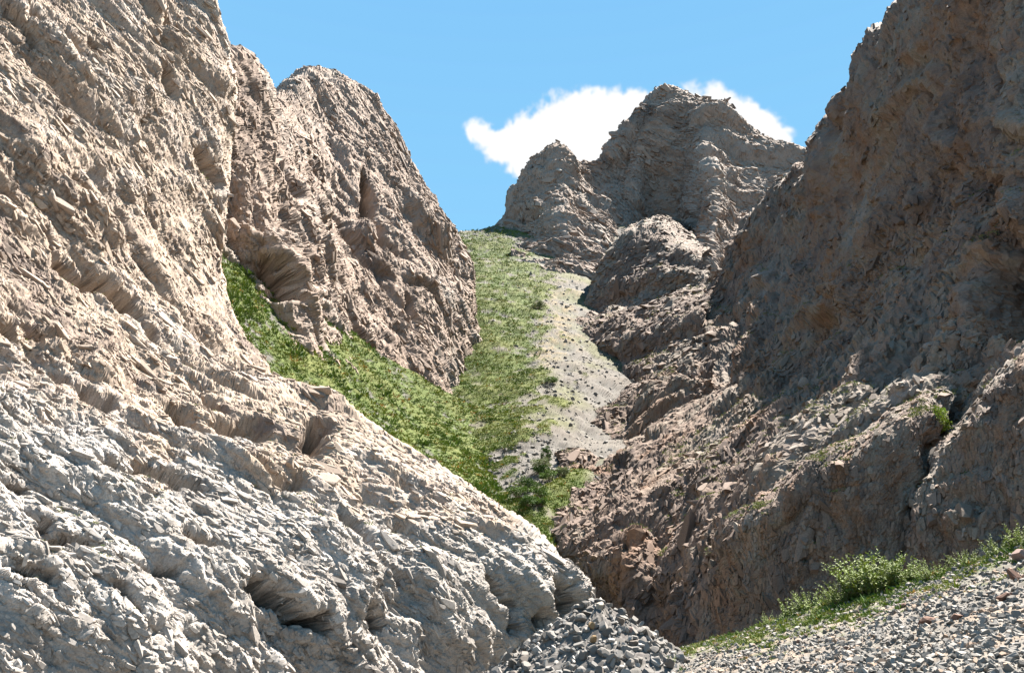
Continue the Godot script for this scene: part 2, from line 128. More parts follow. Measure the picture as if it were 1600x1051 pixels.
# hollows under ledges: two ends of the hollow, its half height and its depth, in metres
const HOLLOWS := {
	"A": [
		[-20.2,12.8,-30.7, -16.8,10.8,-32.4, 0.99, 3.2],
		[-21.4,14.7,-31.7, -19.8,13.8,-34.1, 0.46, 1.2],
		[-22.8,19.3,-37.8, -21.4,19.0,-42.3, 0.85, 2.6],
		[-20.8,18.1,-42.0, -20.0,17.1,-42.3, 0.69, 2.0],
		[-18.9,15.6,-41.3, -17.0,14.0,-40.9, 0.36, 1.2],
		[-15.8,12.1,-37.3, -14.3,11.0,-36.5, 0.53, 2.0],
		[-16.5,13.9,-41.1, -14.7,12.6,-39.8, 0.47, 1.8],
		[-13.7,11.4,-38.3, -12.9,11.6,-39.9, 0.70, 2.6],
		[-14.9,7.0,-28.4, -13.9,7.1,-29.8, 0.17, 0.8],
		[-14.0,7.3,-30.1, -12.7,7.3,-32.0, 0.39, 1.8],
		[-12.9,6.9,-31.0, -12.3,6.9,-31.9, 0.30, 1.4],
		[-12.0,7.5,-33.1, -11.1,7.0,-33.6, 0.25, 1.0],
		[-10.3,7.5,-35.4, -9.9,8.6,-38.0, 0.34, 1.5],
		[-10.5,10.6,-41.1, -11.2,13.0,-45.3, 0.51, 2.2],
		[-14.6,4.3,-25.6, -13.7,4.2,-26.6, 0.31, 1.2],
		[-11.7,4.6,-29.6, -10.9,4.5,-30.5, 0.39, 1.6],
		[-16.1,6.0,-25.4, -15.7,5.9,-25.9, 0.18, 0.8],
		[-15.3,5.0,-25.4, -14.7,4.7,-25.9, 0.21, 0.8],
		[-9.8,3.1,-30.8, -9.1,2.8,-31.5, 0.45, 2.0],
		[-8.8,2.6,-31.8, -8.5,2.3,-32.2, 0.37, 1.8],
		[-8.1,2.2,-32.6, -7.7,2.1,-33.2, 0.38, 1.8],
		[-7.6,7.0,-38.2, -6.7,5.5,-37.0, 0.50, 2.5],
		[-5.4,6.7,-40.6, -4.6,5.8,-40.0, 0.46, 2.0],
		[-5.9,4.7,-36.8, -5.1,4.0,-37.2, 0.29, 1.5],
		[-6.0,2.6,-35.4, -5.8,2.2,-35.7, 0.41, 2.0],
		[-1.2,4.3,-42.3, -0.7,3.6,-42.7, 0.37, 1.8],
		[-0.2,3.3,-43.2, -0.0,2.0,-43.2, 0.30, 1.5],
		[1.3,2.7,-44.7, 1.5,2.3,-44.9, 0.31, 1.2],
		[2.3,3.8,-46.1, 3.1,3.2,-46.9, 0.89, 3.0],
		[-28.3,48.3,-53.1, -27.6,48.5,-54.6, 0.93, 2.2],
		[-30.9,38.9,-41.6, -30.7,38.8,-41.8, 0.61, 1.2],
		[-31.5,38.4,-40.4, -29.7,36.3,-41.0, 0.38, 1.0],
		[-28.1,33.6,-41.2, -26.8,30.7,-41.0, 0.45, 1.4],
		[-27.0,42.3,-51.2, -26.3,40.5,-51.5, 0.49, 1.6],
		[-24.4,36.4,-54.1, -23.8,35.6,-56.0, 0.72, 2.0],
		[-25.1,25.9,-40.0, -24.6,25.5,-41.3, 0.32, 1.0],
		[-24.1,21.6,-37.6, -22.8,19.0,-37.2, 0.29, 1.0],
		[-24.5,29.3,-47.0, -24.4,29.1,-47.4, 0.42, 1.4],
		[-28.9,39.3,-44.9, -28.7,39.3,-45.3, 0.40, 1.0],
		[-29.7,39.1,-43.5, -28.8,37.6,-43.6, 0.28, 0.8],
		[-12.9,3.7,-27.2, -11.7,3.4,-28.5, 0.19, 0.8],
		[-12.9,2.9,-26.7, -12.4,2.3,-27.0, 0.18, 0.8],
		[-14.9,3.2,-24.4, -14.1,3.0,-25.2, 0.15, 0.7],
	],
	"B": [
		[-39.2,85.5,-134.3, -36.4,83.3,-139.4, 1.85, 5.6],
		[-36.4,82.4,-137.7, -30.4,70.4,-134.9, 2.76, 8.4],
		[-33.7,99.6,-159.4, -29.4,81.2,-147.3, 1.56, 7.0],
		[-29.6,81.8,-147.7, -26.8,72.9,-142.4, 1.30, 5.6],
		[-29.9,42.4,-87.5, -27.0,38.1,-86.9, 1.38, 4.9],
		[-25.2,47.7,-112.7, -23.1,43.7,-112.5, 1.82, 6.3],
		[-21.3,42.4,-115.5, -18.9,35.4,-110.8, 1.47, 5.6],
		[-36.8,69.9,-109.3, -34.1,64.1,-108.2, 0.91, 3.5],
		[-31.1,61.3,-115.6, -28.5,54.4,-112.5, 0.91, 4.2],
		[-23.3,30.8,-85.9, -21.5,27.7,-85.0, 0.48, 2.8],
		[-31.0,51.3,-91.4, -29.6,47.4,-92.3, 0.56, 2.8],
		[-20.2,61.2,-140.8, -18.5,56.6,-139.0, 0.79, 2.8],
		[-15.5,77.2,-167.9, -13.4,71.7,-166.6, 0.79, 2.8],
	],
}

var soft := FastNoiseLite.new()
var ridged := FastNoiseLite.new()
var cells := FastNoiseLite.new()
var cracks := FastNoiseLite.new()
var fbm := FastNoiseLite.new()
var rng := RandomNumberGenerator.new()
var stone_meshes: Array[ArrayMesh] = []
var taken := {}


class Rock:
	var a := Vector3.RIGHT      # along the strata
	var b := Vector3.UP         # across the strata
	var c := Vector3.BACK
	var size := 12.0            # metres, the largest buttress
	var amp := 1.0
	var stretch := 0.4
	var rough := 1.0
	var fine := 0.6
	var ease := 7
	var lip := 1.0
	var look := "rock"
	var tone: Array = []        # five linear colours
	var hollows: Array = []
	var seed_at := Vector3.ZERO


class Patch:
	var nu := 0
	var nv := 0
	var rows: Array = []        # of PackedVector3Array, final points
	var base: Array = []
	var eased: Array = []
	var way: Array = []         # of PackedVector3Array, where the faces look
	var tint: Array = []        # of PackedColorArray
	var cover: Array = []       # of PackedFloat32Array, how much plants grow there
	var ctrl: Array = []
	var col_at := PackedFloat32Array()
	var row_at := PackedFloat32Array()
	var rock: Rock
	var node: MeshInstance3D


func _ready() -> void:
	rng.seed = 7
	camera_and_sky()
	noises()
	stones_prepare()
	terrain()
	rubble()
	plants()


func camera_and_sky() -> void:
	var cam := Camera3D.new()
	cam.name = "camera"
	cam.fov = 45.0
	cam.near = 0.1
	cam.far = 3000.0
	cam.position = Vector3(0, 1.6, 0)
	cam.rotation_degrees = Vector3(20.5, 0, 0)
	cam.current = true
	add_child(cam)
	var env := Environment.new()
	env.background_mode = Environment.BG_SKY
	env.tonemap_mode = Environment.TONE_MAPPER_LINEAR
	env.tonemap_exposure = 6.0
	env.sdfgi_enabled = true
	env.ssao_enabled = true
	env.ssil_enabled = true
	var sky := Sky.new()
	var pano := PanoramaSkyMaterial.new()
	pano.panorama = sky_picture()
	pano.energy_multiplier = 0.178
	sky.sky_material = pano
	env.sky = sky
	var we := WorldEnvironment.new()
	we.name = "world"
	we.environment = env
	add_child(we)
	var sun := DirectionalLight3D.new()
	sun.name = "sun"
	sun.light_energy = 1.6
	sun.light_angular_distance = 0.53
	sun.light_color = Color(1.0, 0.965, 0.92)
	sun.shadow_enabled = true
	sun.directional_shadow_max_distance = 900.0
	add_child(sun)
	sun.look_at_from_position(Vector3(0.397, 0.832, -0.38) * 100.0, Vector3.ZERO)


# Clear summer air, paler towards the horizon, with small fair-weather clouds.
func sky_picture() -> ImageTexture:
	var w := 4096
	var h := 2048
	var im := Image.create(w, h, false, Image.FORMAT_RGB8)
	for y in h:
		var el := 90.0 - (y + 0.5) / h * 180.0
		var t := 1.0 - clampf(el / 90.0, 0.0, 1.0)
		var c := Color(0.110, 0.360, 0.800).lerp(Color(0.33, 0.72, 1.0), t)
		if el < 0:
			c = Color(0.30, 0.33, 0.36)
		im.fill_rect(Rect2i(0, y, w, 1), c.linear_to_srgb())
	var n := FastNoiseLite.new()
	n.noise_type = FastNoiseLite.TYPE_SIMPLEX_SMOOTH
	n.frequency = 0.075
	n.fractal_octaves = 5
	n.fractal_gain = 0.5
	# puffs: azimuth and elevation in degrees, radius
	var puffs := [[Vector2(-3.19, 34.64), 1.1], [Vector2(-1.32, 33.60), 1.5], [Vector2(0.79, 33.82), 1.9], [Vector2(3.20, 34.85), 2.3], [Vector2(5.34, 35.41), 2.2], [Vector2(7.72, 35.28), 2.2],
		[Vector2(9.82, 35.12), 1.8], [Vector2(11.08, 34.60), 2.0], [Vector2(5.53, 33.49), 2.5], [Vector2(8.38, 33.12), 2.6], [Vector2(2.62, 32.72), 1.2], [Vector2(0.78, 32.23), 0.8], [Vector2(13.60, 34.13), 3.0],
		[Vector2(16.32, 34.83), 1.9], [Vector2(18.10, 33.95), 1.7], [Vector2(19.69, 33.08), 1.6], [Vector2(20.96, 32.04), 1.3], [Vector2(16.97, 32.87), 2.6], [Vector2(19.25, 31.69), 2.0]]
	for other in [Vector2(-150, 30), Vector2(-105, 36), Vector2(128, 33), Vector2(170, 24), Vector2(78, 28)]:
		for k in 9:
			puffs.append([other + Vector2(k * 2.3 - 9.0, sin(k * 2.1) * 1.2), 1.4 + 0.9 * sin(k * 0.75 + other.x)])
	var per := w / 360.0
	var field := {}
	for p in puffs:
		var at: Vector2 = p[0]
		var r: float = p[1]
		var cx := int(at.x / 360.0 * w)
		var cy := int((90.0 - at.y) / 180.0 * h)
		var reach := int(r * 2.1 * per)
		var wide := int(reach / cos(deg_to_rad(at.y)))
		for y in range(cy - reach, cy + reach):
			for x in range(cx - wide, cx + wide):
				var dx := (x - cx) / per * cos(deg_to_rad(at.y)) / r
				var dy := (y - cy) / per / r
				var q := dx * dx + dy * dy
				if q < 4.4:
					var key := Vector2i(posmod(x, w), y)
					field[key] = field.get(key, 0.0) + exp(-q * 1.5)
	for key: Vector2i in field:
		var v: float = field[key]
		var f := 0.20 - 0.9 * absf(n.get_noise_2d(key.x * 0.30, key.y * 0.36)) + 0.55 * n.get_noise_2d(key.x * 0.8 + 300, key.y * 0.95)
		var a := smoothstep(0.33, 0.92, v + f * 0.8 * clampf(v * 1.8, 0.0, 1.0))
		if a > 0.0:
			var was := im.get_pixelv(key).srgb_to_linear()
			var g := 1.0 - 0.06 * clampf(n.get_noise_2d(key.x * 0.3 + 900, key.y * 0.3) + 0.2, 0.0, 1.0)
			im.set_pixelv(key, was.lerp(Color(g, g, g * 1.0), a * 0.98).linear_to_srgb())
	return ImageTexture.create_from_image(im)


func noises() -> void:
	for n: FastNoiseLite in [soft, ridged, cells, cracks, fbm]:
		n.frequency = 1.0
		n.seed = 11
		n.noise_type = FastNoiseLite.TYPE_SIMPLEX
		n.fractal_type = FastNoiseLite.FRACTAL_NONE
	ridged.fractal_type = FastNoiseLite.FRACTAL_RIDGED
	ridged.fractal_octaves = 3
	ridged.fractal_gain = 0.5
	fbm.fractal_type = FastNoiseLite.FRACTAL_FBM
	fbm.fractal_octaves = 4
	fbm.fractal_gain = 0.55
	cells.noise_type = FastNoiseLite.TYPE_CELLULAR
	cells.cellular_return_type = FastNoiseLite.RETURN_CELL_VALUE
	cells.cellular_jitter = 1.0
	cracks.noise_type = FastNoiseLite.TYPE_CELLULAR
	cracks.cellular_return_type = FastNoiseLite.RETURN_DISTANCE2_SUB
	cracks.cellular_jitter = 1.0


func saw(t: float) -> float:
	var f := t - floorf(t)
	return f / 0.82 - 0.5 if f < 0.82 else (1.0 - f) / 0.18 - 0.5


# Blocks of unequal height with grooves between them.
func block(q: Vector3) -> float:
	return (0.55 + 0.75 * cells.get_noise_3dv(q)) * minf(1.0, (cracks.get_noise_3dv(q) + 1.0) * 3.0)


# Flat faces that meet in sharp edges: three sets of joints, each a lopsided zigzag.
func joints(q: Vector3, f: float, shift: float) -> float:
	return fold(q.dot(Vector3(0.55, 0.83, 0.1)) * f + shift) + fold(q.dot(Vector3(1.25, -0.50, 0.62)) * f * 0.83 - shift * 0.7) + 0.6 * fold(q.dot(Vector3(0.9, 0.35, -1.0)) * f * 1.61 + shift)


func fold(t: float) -> float:
	var f := t - floorf(t)
	return f / 0.7 - 0.5 if f < 0.7 else (1.0 - f) / 0.3 - 0.5


# How far the buttresses, ledges and large blocks stand out of the smooth face at p, in metres.
func rock_coarse(p: Vector3, k: Rock) -> float:
	var q := Vector3(p.dot(k.a) * k.stretch, p.dot(k.b), p.dot(k.c)) / k.size + k.seed_at
	var w1 := soft.get_noise_3dv(q * 0.7)
	var w2 := soft.get_noise_3dv(q * 1.1 + Vector3(31, 7, 3))
	q += Vector3(w1, w2, w1 - w2) * 0.22
	var m := soft.get_noise_3dv(q * 2.1 + Vector3(5, 50, 9))
	var d := 0.09 * ridged.get_noise_3dv(q * 0.75)
	d += 0.060 * joints(q, 1.5, w1 * 1.4) * (0.7 + w2)
	d += 0.026 * joints(q, 4.1, m * 1.1) * (0.75 + w1)
	d += 0.010 * joints(q, 10.0, m * 2.6) * (0.8 + m)
	d += 0.075 * k.lip * saw(q.y * 1.05 + w1 * 1.3) * (0.6 + w2)
	d += 0.045 * k.lip * saw(q.y * 2.3 + w2 * 1.6) * (0.55 + m)
	d += 0.024 * k.lip * saw(q.y * 6.7 + m * 1.3 + w1) * (0.6 + w2)
	d += 0.040 * block(q * 1.9)
	d += 0.022 * block(q * 4.7)
	# open cracks
	d -= 0.045 * maxf(0.0, 1.0 - 9.0 * absf(soft.get_noise_3dv(q * 2.6 + Vector3(8, 1, 2)))) * (0.5 + m)
	d -= 0.026 * maxf(0.0, 1.0 - 7.0 * absf(soft.get_noise_3dv(q * 7.1 + Vector3(2, 61, 2))))
	return d * k.size * k.amp


# The small broken relief, as a vector, taken where the large relief has put the surface, so that the sides of ledges are broken too.
func rock_fine(p: Vector3, n: Vector3, k: Rock) -> Vector3:
	var q := Vector3(p.dot(k.a) * k.stretch, p.dot(k.b), p.dot(k.c)) / k.size + k.seed_at
	var m := soft.get_noise_3dv(q * 5.1 + Vector3(5, 50, 9))
	var m2 := soft.get_noise_3dv(q * 12.3 + Vector3(15, 5, 90))
	var m3 := soft.get_noise_3dv(q * 27.0 + Vector3(1, 25, 9))
	q += Vector3(m2, m, -m2) * 0.03
	var d := 0.012 * k.lip * saw(q.y * 15.0 + m2 * 1.2 + m * 2.0) * (0.7 + m)
	d += 0.010 * joints(q, 19.0, m2 * 1.5) * (0.8 + m)
	d += 0.014 * block(q * 10.0) * (0.8 + m)
	d += 0.012 * block(q * 22.0)
	d += 0.006 * block(q * 47.0)
	d += (0.020 * ridged.get_noise_3dv(q * 6.3) + 0.012 * ridged.get_noise_3dv(q * 21.0 + Vector3(3, 3, 3))) * k.rough
	return (n * d + (k.b * m3 + k.a * m2) * 0.010) * (k.size * k.amp * k.fine)


func hollow_in(p: Vector3, k: Rock) -> float:
	var deep := 0.0
	for h: PackedFloat32Array in k.hollows:
		var e := p - Vector3(h[0], h[1], h[2])
		var reach := h[6] * 1.5 + h[8]
		if e.length_squared() > reach * reach:
			continue
		var s := Vector3(h[3], h[4], h[5]) - Vector3(h[0], h[1], h[2])
		var t := clampf(e.dot(s) / maxf(s.length_squared(), 0.01), 0.0, 1.0)
		var v := e - s * t
		var wob := soft.get_noise_3dv(p * (0.9 / h[6])) * 0.45 + soft.get_noise_3dv(p * (2.7 / h[6])) * 0.2
		var far := v.length() / h[6] + wob
		if far > 1.0:
			continue
		var up := v.dot(k.b) / h[6]
		var f := (1.0 - far)
		f = clampf(f * (3.0 if up > 0.0 else 1.6), 0.0, 1.0)
		deep = maxf(deep, f * h[7] * 1.7)
	return deep


func mix5(t: Array, x: float) -> Color:
	x = clampf(x, 0.0, 0.999) * 4.0
	var i := int(x)
	return t[i].lerp(t[i + 1], x - i)


func rock_tint(p: Vector3, k: Rock, u: float, v: float) -> Color:
	var q := Vector3(p.dot(k.a) * k.stretch, p.dot(k.b), p.dot(k.c)) / k.size + k.seed_at
	var n1 := fbm.get_noise_3dv(q * 1.1 + Vector3(70, 0, 0))
	var n2 := fbm.get_noise_3dv(q * 6.0 + Vector3(0, 70, 0))
	var n3 := cells.get_noise_3dv(q * 13.0)
	var n4 := soft.get_noise_3dv(q * 34.0)
	var c := mix5(k.tone, 0.5 + n1 * 0.55 + n2 * 0.40 + n3 * 0.12 + n4 * 0.16)
	if k.look == "near":
		# the grey bed at the foot of the wall, with a ragged upper edge along the strata
		var line := p.y - (9.0 - 0.10 * (p.x + 12.0)) + fbm.get_noise_3dv(p * 0.16) * 5.0 + n2 * 2.0
		var g := smoothstep(0.8, -0.8, line)
		c = c.lerp(Color(0.305, 0.295, 0.284) * (0.95 + 0.4 * n2 + 0.2 * n4), g * 0.8)
	elif k.look == "rust":
		# iron stains that run along the beds
		var stain := smoothstep(0.12, 0.42, fbm.get_noise_3dv(q * Vector3(1.6, 3.4, 2.0) + Vector3(3, 9, 27)))
		c = c.lerp(Color(0.195, 0.112, 0.068) * (1.0 + 0.5 * n2), stain * 0.5)
	return c


# draws neighbouring points together, so that the sides of ledges get their share of the mesh
func ease_row(j: int, t: Patch) -> void:
	var here: PackedVector3Array = t.rows[j]
	var out := here.duplicate()
	if j > 0 and j < t.nv - 1:
		var up: PackedVector3Array = t.rows[j - 1]
		var down: PackedVector3Array = t.rows[j + 1]
		for i in range(1, t.nu - 1):
			out[i] = here[i] * 0.4 + (here[i - 1] + here[i + 1] + up[i] + down[i]) * 0.15
	t.eased[j] = out


func fine_row(j: int, t: Patch) -> void:
	var k := t.rock
	var here: PackedVector3Array = t.rows[j]
	var up: PackedVector3Array = t.rows[maxi(j - 2, 0)]
	var down: PackedVector3Array = t.rows[mini(j + 2, t.nv - 1)]
	var v := across(t.row_at, float(j) / (t.nv - 1))
	var out := PackedVector3Array()
	var tint := PackedColorArray()
	var way := PackedVector3Array()
	out.resize(t.nu)
	tint.resize(t.nu)
	way.resize(t.nu)
	var chance := RandomNumberGenerator.new()
	chance.seed = j * 7919 + 3
	for i in t.nu:
		var du := here[mini(i + 2, t.nu - 1)] - here[maxi(i - 2, 0)]
		var dv := up[i] - down[i]
		var n := du.cross(dv).normalized()
		var p := here[i] + du * chance.randf_range(-0.10, 0.10) + dv * chance.randf_range(-0.10, 0.10)
		way[i] = n
		tint[i] = rock_tint(p, k, across(t.col_at, float(i) / (t.nu - 1)), v)
		out[i] = p + rock_fine(p, n, k)
	t.eased[j] = out
	t.tint[j] = tint
	t.way[j] = way


func ctrl_points(key: String) -> Array:
	var g: Array = GRID[key]
	var out := []
	for j in g[0]:
		var r := PackedVector3Array()
		for i in g[1]:
			var o: int = (j * g[1] + i) * 3
			r.append(Vector3(g[2][o], g[2][o + 1], g[2][o + 2]))
		out.append(r)
	return out


func spline(a: Vector3, b: Vector3, c: Vector3, d: Vector3, f: float) -> Vector3:
	return 0.5 * (2.0 * b + (c - a) * f + (2.0 * a - 5.0 * b + 4.0 * c - d) * (f * f) + (3.0 * b - a - 3.0 * c + d) * (f * f * f))


# shares of the mesh rows that fall between the grid lines, as running sums from 0 to 1
func running(weights: Array, n: int) -> PackedFloat32Array:
	var out := PackedFloat32Array([0.0])
	for i in n - 1:
		out.append(out[-1] + (float(weights[i]) if i < weights.size() else 1.0))
	for i in n:
		out[i] /= out[n - 1]
	return out


func across(sums: PackedFloat32Array, f: float) -> float:
	var i := clampi(sums.bsearch(f) - 1, 0, sums.size() - 2)
	return i + (f - sums[i]) / (sums[i + 1] - sums[i])


func patch_base_row(j: int, t: Patch) -> void:
	var nr := t.ctrl.size()
	var nc: int = t.ctrl[0].size()
	var y := across(t.row_at, float(j) / (t.nv - 1))
	var jj := mini(int(y), nr - 2)
	var f := y - jj
	var line := PackedVector3Array()
	for i in nc:
		line.append(spline(t.ctrl[maxi(jj - 1, 0)][i], t.ctrl[jj][i], t.ctrl[jj + 1][i], t.ctrl[mini(jj + 2, nr - 1)][i], f))
	var out := PackedVector3Array()
	out.resize(t.nu)
	for i in t.nu:
		var x := across(t.col_at, float(i) / (t.nu - 1))
		var ii := mini(int(x), nc - 2)
		out[i] = spline(line[maxi(ii - 1, 0)], line[ii], line[ii + 1], line[mini(ii + 2, nc - 1)], x - ii)
	t.base[j] = out


func patch_row(j: int, t: Patch) -> void:
	var out := PackedVector3Array()
	var tint := PackedColorArray()
	var cover := PackedFloat32Array()
	out.resize(t.nu)
	tint.resize(t.nu)
	cover.resize(t.nu)
	var here: PackedVector3Array = t.base[j]
	var up: PackedVector3Array = t.base[maxi(j - 4, 0)]
	var down: PackedVector3Array = t.base[mini(j + 4, t.nv - 1)]
	var k := t.rock
	var v := across(t.row_at, float(j) / (t.nv - 1))
	var loose := k.look in ["valley", "gully", "scree"]
	var chance := RandomNumberGenerator.new()
	chance.seed = j * 7919 + 3
	for i in t.nu:
		var p := here[i]
		var du := here[mini(i + 4, t.nu - 1)] - here[maxi(i - 4, 0)]
		var dv := up[i] - down[i]
		var n := du.cross(dv).normalized()
		if k.look == "gully":
			n = -n
		var u := across(t.col_at, float(i) / (t.nu - 1))
		if loose:
			p += du * (chance.randf_range(-0.05, 0.05)) + dv * (chance.randf_range(-0.05, 0.05))
		match k.look:
			"valley", "gully", "scree":
				var s := soil(p, n, u, v, k)
				out[i] = p + n * s[0]
				tint[i] = s[1]
				cover[i] = s[2]
			_:
				var d := rock_coarse(p, k)
				if k.hollows:
					d -= hollow_in(p, k)
				out[i] = p + n * d
	t.rows[j] = out
	t.tint[j] = tint
	t.cover[j] = cover


const GRASS := Color(0.054, 0.090, 0.013)
const GRASS_DRY := Color(0.098, 0.115, 0.026)
const SCREE := Color(0.114, 0.110, 0.102)
const SAND := Color(0.176, 0.144, 0.088)


# [height, colour, plant cover] of loose ground
func soil(p: Vector3, n: Vector3, u: float, v: float, k: Rock) -> Array:
	var a := fbm.get_noise_3dv(p / k.size)
	var b := fbm.get_noise_3dv(p / k.size * 5.0 + Vector3(9, 9, 9))
	var c := ridged.get_noise_3dv(p / k.size * 9.0)
	var h := (a * 0.10 + b * 0.022 + c * 0.003) * k.size * k.amp
	var ground := SCREE * (0.95 + 0.35 * b + 0.15 * c)
	ground = ground.lerp(Color(0.132, 0.114, 0.096), clampf(0.2 + a, 0.0, 0.6))
	var green := 0.0
	if k.look == "valley":
		var edge := 4.0 + a * 1.5 + b * 1.0
		if v > 5.2:
			edge = 3.3 + a * 4.0 + b * 2.6
		if v > 7.6:
			edge = 6.0
		green = smoothstep(edge + 0.25, edge - 0.25, u) * smoothstep(1.05, 1.5, v + b)
		green *= smoothstep(-0.46, -0.28, fbm.get_noise_3dv(p / k.size * 2.2 + Vector3(7, 3, 1)) + b * 0.4)
		if v > 5.2 and v < 7.6:
			green *= smoothstep(-0.22, 0.02, a + b * 0.8 + 0.12)
		var sand := smoothstep(0.9, 0.1, absf(u - edge - 0.3)) * smoothstep(2.5, 3.4, v) * smoothstep(5.0, 4.4, v)
		ground = ground.lerp(SAND, sand * clampf(0.6 + b * 2.0, 0.0, 1.0))
		ground = ground.lerp(GRASS_DRY, clampf(fbm.get_noise_3dv(p / k.size * 0.8 + Vector3(4, 40, 4)) * 1.2, 0.0, 0.5) * (1.0 - sand))
	elif k.look == "gully":
		green = smoothstep(-0.50, -0.30, a * 0.7 + b * 0.8)
	else:
		green = smoothstep(1.9, 1.25, v + b * 1.5 - 0.5 * smoothstep(2.5, 3.0, u) * smoothstep(6.0, 4.5, u)) * smoothstep(-0.3, 0.1, a + b + 0.2)
		ground = Color(0.152, 0.142, 0.128) * (1.0 + 0.5 * b + 0.25 * c)
		ground = ground.lerp(Color(0.224, 0.172, 0.128), smoothstep(0.05, 0.4, a + b * 0.5) * 0.6)
	var g := GRASS.lerp(GRASS_DRY, clampf(0.35 + a * 0.9 + b * 0.7, 0.0, 1.0))
	return [h, ground.lerp(g, green * 0.92), green]


func make_patch(called: String, keys: String, nu: int, nv: int, k: Rock, m: Material, note: String, cols := [], lines := []) -> Patch:
	var t := Patch.new()
	t.ctrl = ctrl_points(keys)
	t.nu = nu
	t.nv = nv
	t.rock = k
	t.col_at = running(cols, t.ctrl[0].size())
	t.row_at = running(lines, t.ctrl.size())
	for a: Array in [t.rows, t.base, t.tint, t.cover, t.eased, t.way]:
		a.resize(nv)
	var job := WorkerThreadPool.add_group_task(patch_base_row.bind(t), nv)
	WorkerThreadPool.wait_for_group_task_completion(job)
	job = WorkerThreadPool.add_group_task(patch_row.bind(t), nv)
	WorkerThreadPool.wait_for_group_task_completion(job)
	if not k.look in ["valley", "gully", "scree"]:
		for turn in k.ease + 1:
			job = WorkerThreadPool.add_group_task((ease_row if turn < k.ease else fine_row).bind(t), nv)
			WorkerThreadPool.wait_for_group_task_completion(job)
			var swap := t.rows
			t.rows = t.eased
			t.eased = swap
	var pos := PackedVector3Array()
	var col := PackedColorArray()
	for j in nv:
		pos.append_array(t.rows[j])
		col.append_array(t.tint[j])
	t.node = sheet(called, pos, col, nu, nv, m)
	t.node.set_meta("kind", "structure")
	t.node.set_meta("label", note)
	add_child(t.node, true)
	return t


func sheet(called: String, pos: PackedVector3Array, col: PackedColorArray, nu: int, nv: int, m: Material) -> MeshInstance3D:
	var index := PackedInt32Array()
	index.resize((nu - 1) * (nv - 1) * 6)
	var o := 0
	for j in nv - 1:
		for i in nu - 1:
			var a := j * nu + i
			index[o] = a
			index[o + 1] = a + 1
			index[o + 2] = a + nu
			index[o + 3] = a + 1
			index[o + 4] = a + nu + 1
			index[o + 5] = a + nu
			o += 6
	var arrays := []
	arrays.resize(Mesh.ARRAY_MAX)
	arrays[Mesh.ARRAY_VERTEX] = pos
	arrays[Mesh.ARRAY_COLOR] = col
	arrays[Mesh.ARRAY_INDEX] = index
	var mesh := ArrayMesh.new()
	mesh.add_surface_from_arrays(Mesh.PRIMITIVE_TRIANGLES, arrays)
	mesh.surface_set_material(0, m)
	var o3 := MeshInstance3D.new()
	o3.name = called
	o3.mesh = mesh
	return o3


func rock_material(scale: float) -> StandardMaterial3D:
	var m := StandardMaterial3D.new()
	m.resource_name = "rock"
	m.vertex_color_use_as_albedo = true
	m.roughness = 0.95
	m.metallic_specular = 0.25
	m.albedo_texture = grain
	m.uv1_triplanar = true
	m.uv1_world_triplanar = true
	m.uv1_scale = Vector3.ONE * scale
	return m


var grain: NoiseTexture2D


func grain_prepare() -> void:
	var n := FastNoiseLite.new()
	n.seed = 5
	n.frequency = 0.035
	n.fractal_octaves = 5
	n.fractal_gain = 0.7
	grain = NoiseTexture2D.new()
	grain.width = 512
	grain.height = 512
	grain.seamless = true
	grain.noise = n
	var ramp := Gradient.new()
	ramp.offsets = PackedFloat32Array([0.0, 0.35, 0.6, 1.0])
	ramp.colors = PackedColorArray([Color(0.62, 0.60, 0.58), Color(0.84, 0.83, 0.82), Color(0.95, 0.94, 0.93), Color(1, 1, 1)])
	grain.color_ramp = ramp


func rock(a: Vector3, n: Vector3, size: float, amp: float, tone: Array, look := "rock") -> Rock:
	var k := Rock.new()
	k.a = a.normalized()
	k.c = (n - k.a * n.dot(k.a)).normalized()
	k.b = k.c.cross(k.a).normalized()
	if k.b.y < 0:
		k.b = -k.b
	k.size = size
	k.amp = amp
	k.tone = tone
	k.look = look
	return k


func hollows_of(key: String) -> Array:
	var out := []
	for h in HOLLOWS[key]:
		var r := PackedFloat32Array(h)
		r.append(Vector3(h[0] - h[3], h[1] - h[4], h[2] - h[5]).length())
		out.append(r)
	return out


var gully: Patch
var valley: Patch
var bank: Patch
var walls: Array[Patch] = []


